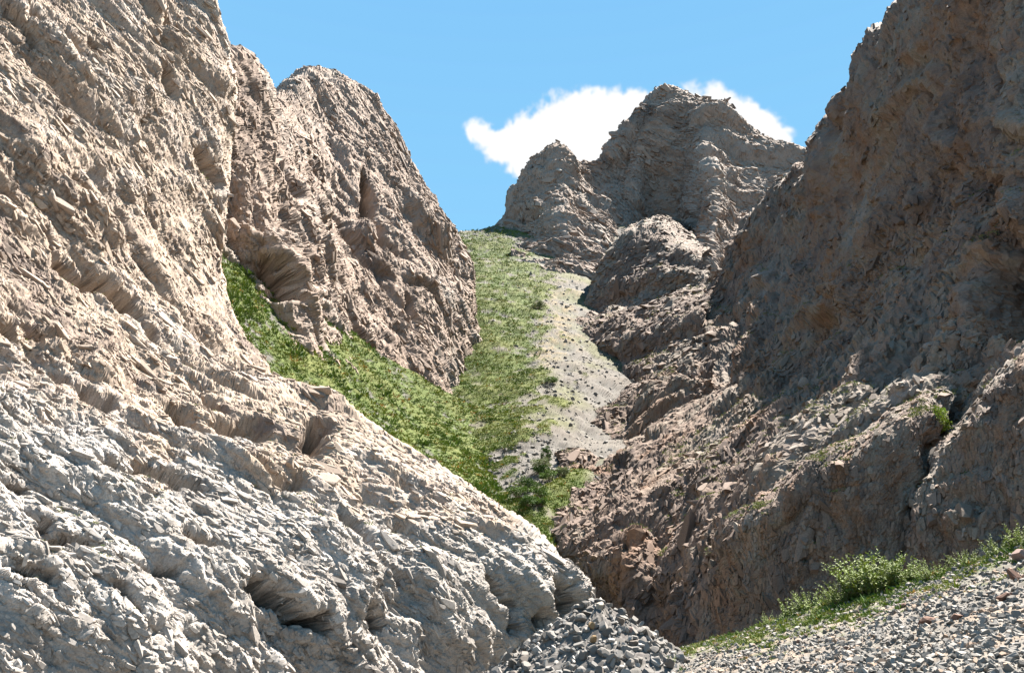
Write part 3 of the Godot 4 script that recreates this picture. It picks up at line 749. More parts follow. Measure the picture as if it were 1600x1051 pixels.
func terrain() -> void:
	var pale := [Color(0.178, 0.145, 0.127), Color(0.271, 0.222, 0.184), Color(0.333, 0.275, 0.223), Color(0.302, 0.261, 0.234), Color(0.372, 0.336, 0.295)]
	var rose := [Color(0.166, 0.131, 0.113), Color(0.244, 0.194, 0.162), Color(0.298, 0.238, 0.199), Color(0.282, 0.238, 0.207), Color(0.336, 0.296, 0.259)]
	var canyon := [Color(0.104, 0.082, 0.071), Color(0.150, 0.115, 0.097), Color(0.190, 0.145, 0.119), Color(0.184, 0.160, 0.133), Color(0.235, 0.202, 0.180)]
	var near := rock(Vector3(0.70, -0.66, -0.55), Vector3(0.74, 0.42, 0.51), 11.0, 0.70, pale, "near")
	near.lip = 1.25
	near.ease = 13
	near.hollows = hollows_of("A")
	walls.append(make_patch("cliff", "A", 560, 680, near, rock_material(0.6), "pale sunlit crag filling the left of the canyon", [0.75, 1, 1, 1, 1, 1, 1, 0.2, 0.1], [0.5, 0.9, 1.2, 1.3, 1.3, 1.2, 0.9, 0.8, 1, 1, 1, 0.8, 0.8, 0.8, 0.3]))
	var second := rock(Vector3(0.40, -0.85, -0.25), Vector3(0.72, 0.35, 0.60), 34.0, 0.75, rose)
	second.hollows = hollows_of("B")
	walls.append(make_patch("cliff", "B", 380, 400, second, rock_material(0.25), "domed brown cliff behind the green gully", [0.3, 0.7, 1, 1, 1.2, 1.2, 1, 1, 1, 0.7, 0.2, 0.15], [0.2, 1, 1, 1, 1, 1, 0.8, 0.7, 0.4]))
	gully = make_patch("gully_slope", "C", 120, 240, rock(Vector3(1, 0, 0), Vector3.UP, 10.0, 0.5, pale, "gully"), rock_material(0.3), "steep green gully between the left cliffs")
	valley = make_patch("valley_slope", "V", 240, 400, rock(Vector3(1, 0, 0), Vector3.UP, 22.0, 0.55, pale, "valley"), rock_material(0.2), "green and stony valley climbing to the saddle")
	walls.append(make_patch("mountain_peak", "E", 380, 270, rock(Vector3(0.75, -0.6, 0.25), Vector3(0.1, 0.5, 0.85), 55.0, 0.85, rose), rock_material(0.1), "jagged far peak in front of the white cloud", [], [0.15]))
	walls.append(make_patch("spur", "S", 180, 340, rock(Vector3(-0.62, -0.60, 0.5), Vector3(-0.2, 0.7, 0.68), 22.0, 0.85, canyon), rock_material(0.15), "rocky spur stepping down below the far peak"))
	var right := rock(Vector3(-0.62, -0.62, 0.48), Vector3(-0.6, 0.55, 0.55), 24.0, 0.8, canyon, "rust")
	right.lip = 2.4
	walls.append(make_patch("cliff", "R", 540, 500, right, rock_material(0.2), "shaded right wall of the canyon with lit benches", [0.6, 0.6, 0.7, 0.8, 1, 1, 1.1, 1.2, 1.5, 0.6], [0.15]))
	walls.append(make_patch("crag", "H", 200, 200, rock(Vector3(-0.45, -0.8, 0.4), Vector3(-0.5, 0.3, 0.8), 5.0, 0.95, canyon, "rust"), rock_material(0.5), "dark brown crag above the foreground shrubs"))
	walls.append(make_patch("crag", "H2", 150, 180, rock(Vector3(-0.45, -0.8, 0.4), Vector3(-0.5, 0.3, 0.8), 5.0, 0.95, canyon, "rust"), rock_material(0.5), "dark crag at the right edge above the scree"))
	bank = make_patch("scree_bank", "G", 260, 200, rock(Vector3(1, 0, 0), Vector3.UP, 3.0, 0.5, pale, "scree"), rock_material(1.2), "stony bank in the right foreground")
	blocks(walls[0], 64000, 0.035, 0.30, 4.5, 0.1)
	blocks(walls[0], 5000, 0.18, 0.62, 2.5, -0.1, 1.8)
	blocks(walls[1], 26000, 0.15, 1.1, 4.0)
	blocks(walls[1], 2600, 0.6, 2.1, 2.5, -0.1, 2.0)
	blocks(walls[2], 30000, 0.36, 2.8, 4.0)
	blocks(walls[2], 2600, 1.4, 5.0, 2.5, -0.1, 1.7)
	blocks(walls[3], 22000, 0.22, 1.6, 4.0)
	blocks(walls[3], 1500, 0.8, 2.6, 2.5, -0.1, 1.7)
	blocks(walls[4], 56000, 0.08, 0.70, 4.0, 0.1, 1.9)
	blocks(walls[4], 6000, 0.3, 1.15, 2.5, -0.1, 2.2)
	blocks(walls[5], 22000, 0.04, 0.32, 4.0)
	blocks(walls[5], 900, 0.25, 0.8, 2.5, -0.05, 1.6)
	blocks(walls[6], 15000, 0.04, 0.32, 4.0)
	blocks(walls[6], 700, 0.25, 0.8, 2.5, -0.05, 1.6)
	# the canyon floor round the camera and the plain beyond
	var g := MeshInstance3D.new()
	g.name = "ground"
	var pm := PlaneMesh.new()
	pm.size = Vector2(2400, 2400)
	g.mesh = pm
	g.position = Vector3(0, -0.6, 0)
	var gm := rock_material(0.5)
	gm.vertex_color_use_as_albedo = false
	gm.albedo_color = Color(0.176, 0.166, 0.152).linear_to_srgb()
	pm.material = gm
	g.set_meta("kind", "structure")
	g.set_meta("label", "stony canyon floor")
	add_child(g)


# ---------------------------------------------------------------- names and small helpers

func tag(o: Node3D, label: String, category: String, group := "") -> void:
	o.set_meta("label", label)
	o.set_meta("category", category)
	if group:
		o.set_meta("group", group)


func numbered(called: String) -> String:
	var n: int = taken.get(called, 0)
	taken[called] = n + 1
	return called if n == 0 else "%s_%03d" % [called, n]


func flat_mesh(pos: PackedVector3Array, col: PackedColorArray, m: Material) -> ArrayMesh:
	var normal := PackedVector3Array()
	normal.resize(pos.size())
	for o in range(0, pos.size(), 3):
		var n := (pos[o + 2] - pos[o]).cross(pos[o + 1] - pos[o]).normalized()
		normal[o] = n
		normal[o + 1] = n
		normal[o + 2] = n
	var arrays := []
	arrays.resize(Mesh.ARRAY_MAX)
	arrays[Mesh.ARRAY_VERTEX] = pos
	arrays[Mesh.ARRAY_NORMAL] = normal
	if col:
		arrays[Mesh.ARRAY_COLOR] = col
	var mesh := ArrayMesh.new()
	mesh.add_surface_from_arrays(Mesh.PRIMITIVE_TRIANGLES, arrays)
	mesh.surface_set_material(0, m)
	return mesh


func many(called: String, mesh: Mesh, places: Array, tints: PackedColorArray, label: String, parent: Node3D = self) -> void:
	var mm := MultiMesh.new()
	mm.transform_format = MultiMesh.TRANSFORM_3D
	mm.use_colors = true
	mm.mesh = mesh
	mm.instance_count = places.size()
	var buffer := PackedFloat32Array()
	buffer.resize(places.size() * 16)
	var o := 0
	for i in places.size():
		var t: Transform3D = places[i]
		for r in 3:
			buffer[o] = t.basis.x[r]
			buffer[o + 1] = t.basis.y[r]
			buffer[o + 2] = t.basis.z[r]
			buffer[o + 3] = t.origin[r]
			o += 4
		var c := tints[i]
		buffer[o] = c.r
		buffer[o + 1] = c.g
		buffer[o + 2] = c.b
		buffer[o + 3] = 1.0
		o += 4
	mm.buffer = buffer
	var node := MultiMeshInstance3D.new()
	node.name = called
	node.multimesh = mm
	node.set_meta("kind", "stuff")
	if label:
		node.set_meta("label", label)
	parent.add_child(node, true)


# Broken blocks that stand out of a rock face, long side along the strata: their sizes run from many small to few large.
func blocks(t: Patch, count: int, small: float, large: float, power := 5.0, proud := 0.15, long := 1.5) -> void:
	var k := t.rock
	var r := RandomNumberGenerator.new()
	r.seed = count + t.nu
	var places := [[], [], []]
	var tints := [PackedColorArray(), PackedColorArray(), PackedColorArray()]
	var middle: Vector3 = t.rows[t.nv / 2][t.nu / 2]
	for c in count:
		var i := r.randi_range(3, t.nu - 4)
		var j := r.randi_range(3, t.nv - 4)
		var p: Vector3 = t.rows[j][i]
		var n: Vector3 = t.way[j][i]
		var thick := 0.5 + 1.1 * fbm.get_noise_3dv(p * (1.4 / k.size))
		if r.randf() > 0.5 + thick:
			continue
		var far := pow(p.z / middle.z, 0.8)
		var s := (small + (large - small) * pow(r.randf(), power)) * far * clampf(0.45 + thick * 0.7, 0.4, 1.3)
		var x := (k.a - n * k.a.dot(n)).normalized()
		var y := n.cross(x)
		var b := Basis(x * s * long * r.randf_range(0.7, 1.3), y * s * r.randf_range(0.5, 0.95), n * s * r.randf_range(0.4, 0.75))
		b = Basis(n, r.randfn() * 0.24) * Basis(x, r.randfn() * 0.24) * Basis(y, r.randfn() * 0.15) * b
		var which := r.randi() % 3
		places[which].append(Transform3D(b, p + n * s * (proud + r.randf_range(-0.55, 0.0))))
		tints[which].append(rock_tint(p, k, across(t.col_at, float(i) / (t.nu - 1)), across(t.row_at, float(j) / (t.nv - 1))) * r.randf_range(0.82, 1.16))
	for which in 3:
		many("rock_blocks", shards[which], places[which], tints[which], "", t.node)


var shards: Array[ArrayMesh] = []


func turned(x := 1.0, y := 1.0, z := 1.0) -> Basis:
	var axis := Vector3(rng.randfn(), rng.randfn(), rng.randfn()).normalized()
	return Basis(axis, rng.randf() * TAU) * Basis.from_scale(Vector3(x, y, z))


# the vertex of a patch that lies nearest to p
func nearest(t: Patch, p: Vector3, step := 2) -> Vector3:
	var best := INF
	var out := p
	for j in range(0, t.nv, step):
		var r: PackedVector3Array = t.rows[j]
		for i in range(0, t.nu, step):
			var d := r[i].distance_squared_to(p)
			if d < best:
				best = d
				out = r[i]
	return out


# ---------------------------------------------------------------- loose stones

# An angular broken stone: a ball cut by flat faces.
func stone_mesh(k: int, boxy := false) -> ArrayMesh:
	var r := RandomNumberGenerator.new()
	r.seed = 100 + k
	var g := (1.0 + sqrt(5.0)) / 2.0
	var v := [Vector3(-1, g, 0), Vector3(1, g, 0), Vector3(-1, -g, 0), Vector3(1, -g, 0), Vector3(0, -1, g), Vector3(0, 1, g), Vector3(0, -1, -g), Vector3(0, 1, -g), Vector3(g, 0, -1), Vector3(g, 0, 1), Vector3(-g, 0, -1), Vector3(-g, 0, 1)]
	var f := [0, 11, 5, 0, 5, 1, 0, 1, 7, 0, 7, 10, 0, 10, 11, 1, 5, 9, 5, 11, 4, 11, 10, 2, 10, 7, 6, 7, 1, 8, 3, 9, 4, 3, 4, 2, 3, 2, 6, 3, 6, 8, 3, 8, 9, 4, 9, 5, 2, 4, 11, 6, 2, 10, 8, 6, 7, 9, 8, 1]
	var cuts := []
	for c in 9:
		cuts.append([Vector3(r.randfn(), r.randfn(), r.randfn()).normalized(), r.randf_range(0.42, 0.8)])
	if boxy:
		cuts = []
		for axis: Vector3 in [Vector3.RIGHT, Vector3.LEFT, Vector3.UP, Vector3.DOWN, Vector3.BACK, Vector3.FORWARD]:
			cuts.append([(axis + Vector3(r.randfn(), r.randfn(), r.randfn()) * 0.22).normalized(), r.randf_range(0.42, 0.62)])
		for c in 3:
			cuts.append([Vector3(r.randfn(), r.randfn(), r.randfn()).normalized(), r.randf_range(0.5, 0.75)])
	var shape := Vector3(1.0, 0.8, 0.9) if boxy else Vector3(1.0, r.randf_range(0.45, 0.8), r.randf_range(0.65, 0.95))
	var fit := func(p: Vector3) -> Vector3:
		p = p.normalized()
		for c in cuts:
			var over: float = p.dot(c[0]) - c[1]
			if over > 0.0:
				p -= c[0] * over
		return p * shape
	var pos := PackedVector3Array()
	for o in range(0, f.size(), 3):
		var a: Vector3 = v[f[o]]
		var b: Vector3 = v[f[o + 1]]
		var c: Vector3 = v[f[o + 2]]
		var ab := a + b
		var bc := b + c
		var ca := c + a
		for t in [[a, ab, ca], [b, bc, ab], [c, ca, bc], [ab, bc, ca]]:
			pos.append(fit.call(t[0]))
			pos.append(fit.call(t[2]))
			pos.append(fit.call(t[1]))
	return flat_mesh(pos, PackedColorArray(), null)


var stone_mats: Array[StandardMaterial3D] = []
var loose_mat: StandardMaterial3D


func stones_prepare() -> void:
	grain_prepare()
	for k in 10:
		stone_meshes.append(stone_mesh(k, k % 3 != 0))
	for c: Color in [Color(0.135, 0.129, 0.122), Color(0.173, 0.165, 0.155), Color(0.217, 0.206, 0.194), Color(0.101, 0.096, 0.090), Color(0.150, 0.132, 0.117),
			Color(0.285, 0.259, 0.217), Color(0.255, 0.180, 0.101), Color(0.247, 0.173, 0.154), Color(0.150, 0.086, 0.064)]:
		var m := StandardMaterial3D.new()
		m.resource_name = "stone"
		m.albedo_color = c.linear_to_srgb()
		m.albedo_texture = grain
		m.uv1_triplanar = true
		m.uv1_scale = Vector3.ONE * 0.8
		m.roughness = 0.9
		m.metallic_specular = 0.3
		stone_mats.append(m)
	loose_mat = StandardMaterial3D.new()
	loose_mat.resource_name = "loose_stone"
	loose_mat.vertex_color_use_as_albedo = true
	loose_mat.roughness = 0.92
	loose_mat.metallic_specular = 0.3
	for k in 3:
		var m := stone_mesh(20 + k, true)
		var face: StandardMaterial3D = loose_mat.duplicate()
		face.resource_name = "rock_block"
		face.albedo_texture = grain
		face.uv1_triplanar = true
		face.uv1_world_triplanar = true
		face.uv1_scale = Vector3.ONE * 0.5
		m.surface_set_material(0, face)
		shards.append(m)


func stone(at: Vector3, size: Vector3, mat: int, label: String, group := "", shape := -1, turn := Basis.IDENTITY) -> MeshInstance3D:
	var o := MeshInstance3D.new()
	o.name = numbered("stone")
	o.mesh = stone_meshes[rng.randi() % 10 if shape < 0 else shape]
	o.material_override = stone_mats[mat]
	o.transform = Transform3D((turned() if turn == Basis.IDENTITY else turn) * Basis.from_scale(size), at)
	tag(o, label, "stone", group)
	add_child(o)
	return o


const TONES := ["grey", "mid grey", "pale grey", "dark grey", "brownish grey", "cream", "ochre", "pinkish", "rusty brown"]
const HEAP := Vector3(2.99, 0.75, -31.00)


func heap_y(x: float, z: float) -> float:
	var d := Vector2(x - HEAP.x, (z - HEAP.z) * 0.9)
	var r := d.length()
	var top := 3.12 - sqrt(r * r + 0.10) * 0.70
	top += 0.16 * fbm.get_noise_2d(x * 0.9, z * 0.9)
	return maxf(top, -0.9)


func rubble() -> void:
	# the mound under the rubble
	var nu := 110
	var nv := 60
	var pos := PackedVector3Array()
	var col := PackedColorArray()
	for j in nv:
		var r := 6.0 * pow(float(j) / (nv - 1), 0.8)
		for i in nu:
			var a := TAU * i / (nu - 1)
			var x := HEAP.x + cos(a) * r
			var z := HEAP.z - sin(a) * r
			pos.append(Vector3(x, heap_y(x, z) + 0.05 * fbm.get_noise_2d(x * 6.0, z * 6.0), z))
			col.append(Color(0.128, 0.122, 0.116) * (1.0 + 0.5 * fbm.get_noise_2d(x * 5.0, z * 5.0)))
	var mound := sheet("rubble_mound", pos, col, nu, nv, rock_material(1.0))
	mound.set_meta("kind", "structure")
	mound.set_meta("label", "mound of grey rubble at the foot of the left cliff")
	add_child(mound)
	# stones on it: the largest stand alone, the rest are one mass
	var all := []
	for k in 3400:
		var a := rng.randf() * TAU
		var r := 5.4 * sqrt(rng.randf())
		var x := HEAP.x + cos(a) * r
		var z := HEAP.z + sin(a) * r
		var y := heap_y(x, z)
		if y < -0.55:
			continue
		var size := 0.05 + 0.24 * pow(rng.randf(), 3.2)
		all.append([size, Vector3(x, y + size * 0.22, z)])
	all.sort_custom(func(p, q): return p[0] * (1.0 if p[1].z > HEAP.z - 0.8 else 0.2) > q[0] * (1.0 if q[1].z > HEAP.z - 0.8 else 0.2))
	var places := []
	var tints := PackedColorArray()
	for k in all.size():
		var s: float = all[k][0]
		if k < 190:
			var mat: int = [0, 1, 2, 3, 4, 1, 0, 2][rng.randi() % 8]
			var p: Vector3 = all[k][1]
			var zone := "near the top of" if p.y > 1.7 else "at the foot of" if p.y < 0.3 else "on the left flank of" if p.x < HEAP.x - 0.7 else "on the right flank of" if p.x > HEAP.x + 0.7 else "in the middle of"
			stone(p, Vector3(s, s, s) * 1.05, mat, "%s %s angular stone lying loose %s the rubble mound" % ["large" if s > 0.19 else "small" if s < 0.12 else "mid-sized", TONES[mat], zone], "stones on the rubble mound")
		else:
			places.append(Transform3D(turned(s * rng.randf_range(1.0, 1.7), s * rng.randf_range(0.6, 1.0), s), all[k][1]))
			tints.append(Color(0.185, 0.176, 0.165) * rng.randf_range(0.6, 1.35))
	many("rubble", loose_with(3), places, tints, "small grey rubble covering the mound")
	var on := func(px: Vector3, lift: float) -> Vector3: return Vector3(px.x, heap_y(px.x, px.z) + lift, px.z)
	stone(on.call(Vector3(2.35, 2.39, -30.00), 0.10), Vector3(0.22, 0.20, 0.2), 5, "pale cream stone left of the middle of the rubble mound")
	stone(on.call(Vector3(3.09, 2.48, -30.20), 0.12), Vector3(0.27, 0.22, 0.22), 5, "large pale cream stone high in the middle of the rubble mound")
	stone(on.call(Vector3(2.68, 1.76, -29.20), 0.10), Vector3(0.22, 0.2, 0.2), 6, "ochre stone in the middle of the rubble mound")
	stone(on.call(Vector3(2.69, 1.36, -28.60), 0.10), Vector3(0.18, 0.16, 0.16), 6, "small ochre stone low on the rubble mound")
	stone(on.call(Vector3(3.99, 1.70, -29.20), 0.10), Vector3(0.22, 0.17, 0.2), 7, "pinkish stone right of the middle of the rubble mound")
	stone(on.call(Vector3(4.79, 1.20, -29.00), 0.14), Vector3(0.42, 0.3, 0.3), 1, "largest grey boulder low on the right of the rubble mound")
	stone(on.call(HEAP + Vector3(0.2, 0, 0.1), 0.06), Vector3(0.36, 0.12, 0.30), 2, "flat pale slab on the very top of the rubble mound", "", 2, Basis(Vector3(0, 0, 1), -0.25))
	stone(on.call(HEAP + Vector3(-0.6, 0, 0.4), 0.05), Vector3(0.38, 0.13, 0.3), 0, "long dark slab just left of the top of the rubble mound", "", 4, Basis(Vector3(0, 0, 1), 0.08))
	stone(on.call(HEAP + Vector3(-0.35, 0, 0.8), 0.05), Vector3(0.36, 0.13, 0.28), 1, "long grey slab below the topmost slabs of the rubble mound", "", 6, Basis(Vector3(0, 0, 1), -0.06))
	scree()


func loose_with(k: int) -> ArrayMesh:
	var m: ArrayMesh = stone_mesh(k, true)
	m.surface_set_material(0, loose_mat)
	return m


func scree() -> void:
	var places := []
	var tints := PackedColorArray()
	var big := []
	for k in 40000:
		var j := rng.randi_range(8, bank.nv - 2)
		var i := rng.randi_range(20, bank.nu - 2)
		var p: Vector3 = bank.rows[j][i].lerp(bank.rows[j + 1][i + 1], rng.randf())
		if p.z > -10.5 or bank.cover[j][i] > rng.randf() * 1.3:
			continue
		var s := 0.016 + 0.10 * pow(rng.randf(), 4.0)
		var shade := rng.randf_range(0.6, 1.4)
		var c := Color(0.156, 0.146, 0.133) * shade
		if rng.randf() < 0.12:
			c = Color(0.211, 0.156, 0.117) * shade
		if s > 0.085 and p.z < -14.0 and big.size() < 95:
			big.append([s, p])
			continue
		places.append(Transform3D(turned(s * rng.randf_range(0.9, 1.6), s * rng.randf_range(0.5, 0.9), s), p + Vector3(0, s * 0.15, 0)))
		tints.append(c)
	for b in big:
		var mat: int = [0, 1, 2, 3, 4, 8][rng.randi() % 6]
		var p: Vector3 = b[1]
		var zone := "near the top edge of" if p.z < -21.0 else "in the lower part of" if p.z > -17.0 else "halfway down"
		var side: String = "left end" if p.x / -p.z < 0.33 else "right end" if p.x / -p.z > 0.52 else "middle"
		stone(p + Vector3(0, b[0] * 0.2, 0), Vector3.ONE * b[0] * 1.1, mat, "%s stone %s the scree bank, towards its %s" % [TONES[mat], zone, side], "larger stones on the scree bank")
	many("scree", loose_with(7), places, tints, "loose grey stones covering the bank")
	for d in [[Vector3(8.36, 1.60, -17.20), Vector3(0.24, 0.2, 0.2), 8, "rusty brown stone with a dark side in the middle of the scree bank"],
			[Vector3(13.01, 3.60, -21.50), Vector3(0.34, 0.24, 0.3), 7, "reddish boulder at the right edge on top of the scree bank"],
			[Vector3(11.33, 2.74, -19.00), Vector3(0.30, 0.2, 0.24), 8, "dark red stone at the right edge below the reddish boulder"],
			[Vector3(9.97, 2.20, -17.20), Vector3(0.19, 0.14, 0.16), 8, "dark rusty stone near the right edge, halfway down the scree bank"],
			[Vector3(8.50, 1.65, -16.20), Vector3(0.15, 0.12, 0.13), 8, "small rusty stone right of the middle of the scree bank"]]:
		stone(nearest(bank, d[0]) + Vector3(0, 0.05, 0), d[1], d[2], d[3])
	var wall: Patch = walls[4]
	stone(nearest(wall, Vector3(30.75, 22.67, -78.00)) + Vector3(-0.3, 0.5, 0.3), Vector3(0.75, 1.25, 0.8), 2, "pale grey boulder stranded on the shaded right wall", "", 1, Basis(Vector3(0, 0, 1), -0.5))
	# specks on the far scree
	places = []
	tints = PackedColorArray()
	for k in 9000:
		var j := rng.randi_range(30, valley.nv - 60)
		var i := rng.randi_range(60, valley.nu - 10)
		if valley.cover[j][i] > 0.4:
			continue
		var p: Vector3 = valley.rows[j][i]
		var s := (0.08 + 0.45 * pow(rng.randf(), 6.0)) * (0.6 + absf(p.z) / 200.0)
		places.append(Transform3D(turned(s, s * 0.8, s), p))
		tints.append(Color(0.168, 0.160, 0.148) * rng.randf_range(0.6, 1.3))
	many("valley_scree", loose_with(5), places, tints, "scattered stones on the pale scree of the valley")


# ---------------------------------------------------------------- plants

var leaf_mat: StandardMaterial3D
var stem_mat: StandardMaterial3D


# a leaf of two faces folded along its middle
func leaf(pos: PackedVector3Array, col: PackedColorArray, at: Vector3, along: Vector3, side: Vector3, c: Color) -> void:
	var tip := at + along
	var mid := at + along * 0.45
	var drop := along.cross(side).normalized() * side.length() * 0.3
	pos.append_array(PackedVector3Array([at, mid + side + drop, tip, at, tip, mid - side + drop]))
	for k in 6:
		col.append(c)


func rod(pos: PackedVector3Array, a: Vector3, b: Vector3, ra: float, rb: float) -> void:
	var d := (b - a).normalized()
	var x := d.cross(Vector3(0.3, 0.2, 0.9)).normalized()
	var y := d.cross(x)
	for k in 4:
		var u := x * cos(k * PI / 2) + y * sin(k * PI / 2)
		var v := x * cos((k + 1) * PI / 2) + y * sin((k + 1) * PI / 2)
		pos.append_array(PackedVector3Array([a + u * ra, b + u * rb, b + v * rb, a + u * ra, b + v * rb, a + v * ra]))


func away(r: RandomNumberGenerator) -> Vector3:
	return Vector3(r.randfn(), r.randfn(), r.randfn()).normalized()


# A rounded bush: limbs fork to clumps, each clump a cloud of leaves.
func bush(at: Vector3, wide: float, high: float, clumps: int, leaves: int, long: float, c: Color, label: String, group := "", called := "bush") -> void:
	var r := RandomNumberGenerator.new()
	r.seed = hash(label)
	var pos := PackedVector3Array()
	var col := PackedColorArray()
	var wood := PackedVector3Array()
	for k in clumps:
		var a := r.randf() * TAU
		var q := sqrt(r.randf())
		var h := high * (0.30 + 0.62 * r.randf() * sqrt(maxf(0.05, 1.0 - q * q * 0.8)))
		var mid := Vector3(cos(a) * q * wide * 0.42, h, sin(a) * q * wide * 0.42)
		var root := Vector3(mid.x * 0.15, -0.1 * high, mid.z * 0.15)
		var elbow := root.lerp(mid, 0.55) + Vector3(0, 0.12 * high, 0)
		rod(wood, root, elbow, high * 0.016, high * 0.011)
		rod(wood, elbow, mid, high * 0.011, high * 0.004)
		var size := wide * r.randf_range(0.10, 0.19)
		var tone := c * r.randf_range(0.75, 1.25)
		for n in leaves:
			var d := away(r)
			d.y *= 0.8
			var p := mid + d * size * pow(r.randf(), 0.45)
			var dir := (d + away(r) * 0.9 + Vector3(0, 0.3, 0)).normalized()
			leaf(pos, col, p, dir * long * r.randf_range(0.6, 1.2), dir.cross(away(r)).normalized() * long * 0.30, tone * r.randf_range(0.75, 1.3))
	plant_node(called, at, pos, col, wood, label, group)


# An upright herb: leafy shoots from one root.
func shoots(at: Vector3, wide: float, high: float, n: int, c: Color, label: String, group := "", called := "leafy_shrub") -> void:
	var r := RandomNumberGenerator.new()
	r.seed = hash(label)
	var pos := PackedVector3Array()
	var col := PackedColorArray()
	var wood := PackedVector3Array()
	for k in n:
		var a := r.randf() * TAU
		var q := sqrt(r.randf())
		var foot := Vector3(cos(a) * q * wide * 0.30, -0.05, sin(a) * q * wide * 0.30)
		var lean := Vector3(cos(a), 0, sin(a)) * q * wide * 0.24
		var tall := high * r.randf_range(0.5, 1.0) * (1.0 - 0.35 * q)
		var was := foot
		var tone := c * r.randf_range(0.8, 1.25)
		var steps := 9
		for j in steps:
			var f := float(j + 1) / steps
			var p := foot + lean * (f * f) + Vector3(0, tall * f, 0) + away(r) * high * 0.012
			rod(wood, was, p, high * 0.007 * (1.1 - f), high * 0.007 * (1.05 - f))
			for i in 4:
				var out := (away(r) * Vector3(1, 0.35, 1)).normalized() + Vector3(0, 0.35, 0)
				var big := high * 0.105 * (1.15 - 0.6 * f) * r.randf_range(0.7, 1.2)
				leaf(pos, col, was.lerp(p, r.randf()), out * big, out.cross(Vector3.UP + away(r) * 0.6).normalized() * big * 0.27, tone * r.randf_range(0.7, 1.35))
			was = p
	plant_node(called, at, pos, col, wood, label, group)


func plant_node(called: String, at: Vector3, pos: PackedVector3Array, col: PackedColorArray, wood: PackedVector3Array, label: String, group: String) -> void:
	var o := Node3D.new()
	o.name = numbered(called)
	o.position = at
	tag(o, label, "bush", group)
	add_child(o)
	var f := MeshInstance3D.new()
	f.name = "foliage"
	f.mesh = flat_mesh(pos, col, leaf_mat)
	o.add_child(f)
	var s := MeshInstance3D.new()
	s.name = "stems"
	s.mesh = flat_mesh(wood, PackedColorArray(), stem_mat)
	o.add_child(s)


func tuft_mesh(k: int, blades: int, spread: float) -> ArrayMesh:
	var r := RandomNumberGenerator.new()
	r.seed = 40 + k
	var pos := PackedVector3Array()
	var col := PackedColorArray()
	for b in blades:
		var a := r.randf() * TAU
		var foot := Vector3(cos(a), 0, sin(a)) * r.randf() * spread
		var dir := Vector3(cos(a) * r.randf() * 0.9, r.randf_range(0.35, 1.0), sin(a) * r.randf() * 0.9) + away(r) * 0.25
		leaf(pos, col, foot, dir * r.randf_range(0.5, 1.0), dir.cross(away(r)).normalized() * 0.14, Color(1, 1, 1) * r.randf_range(0.75, 1.25))
	return flat_mesh(pos, col, leaf_mat)


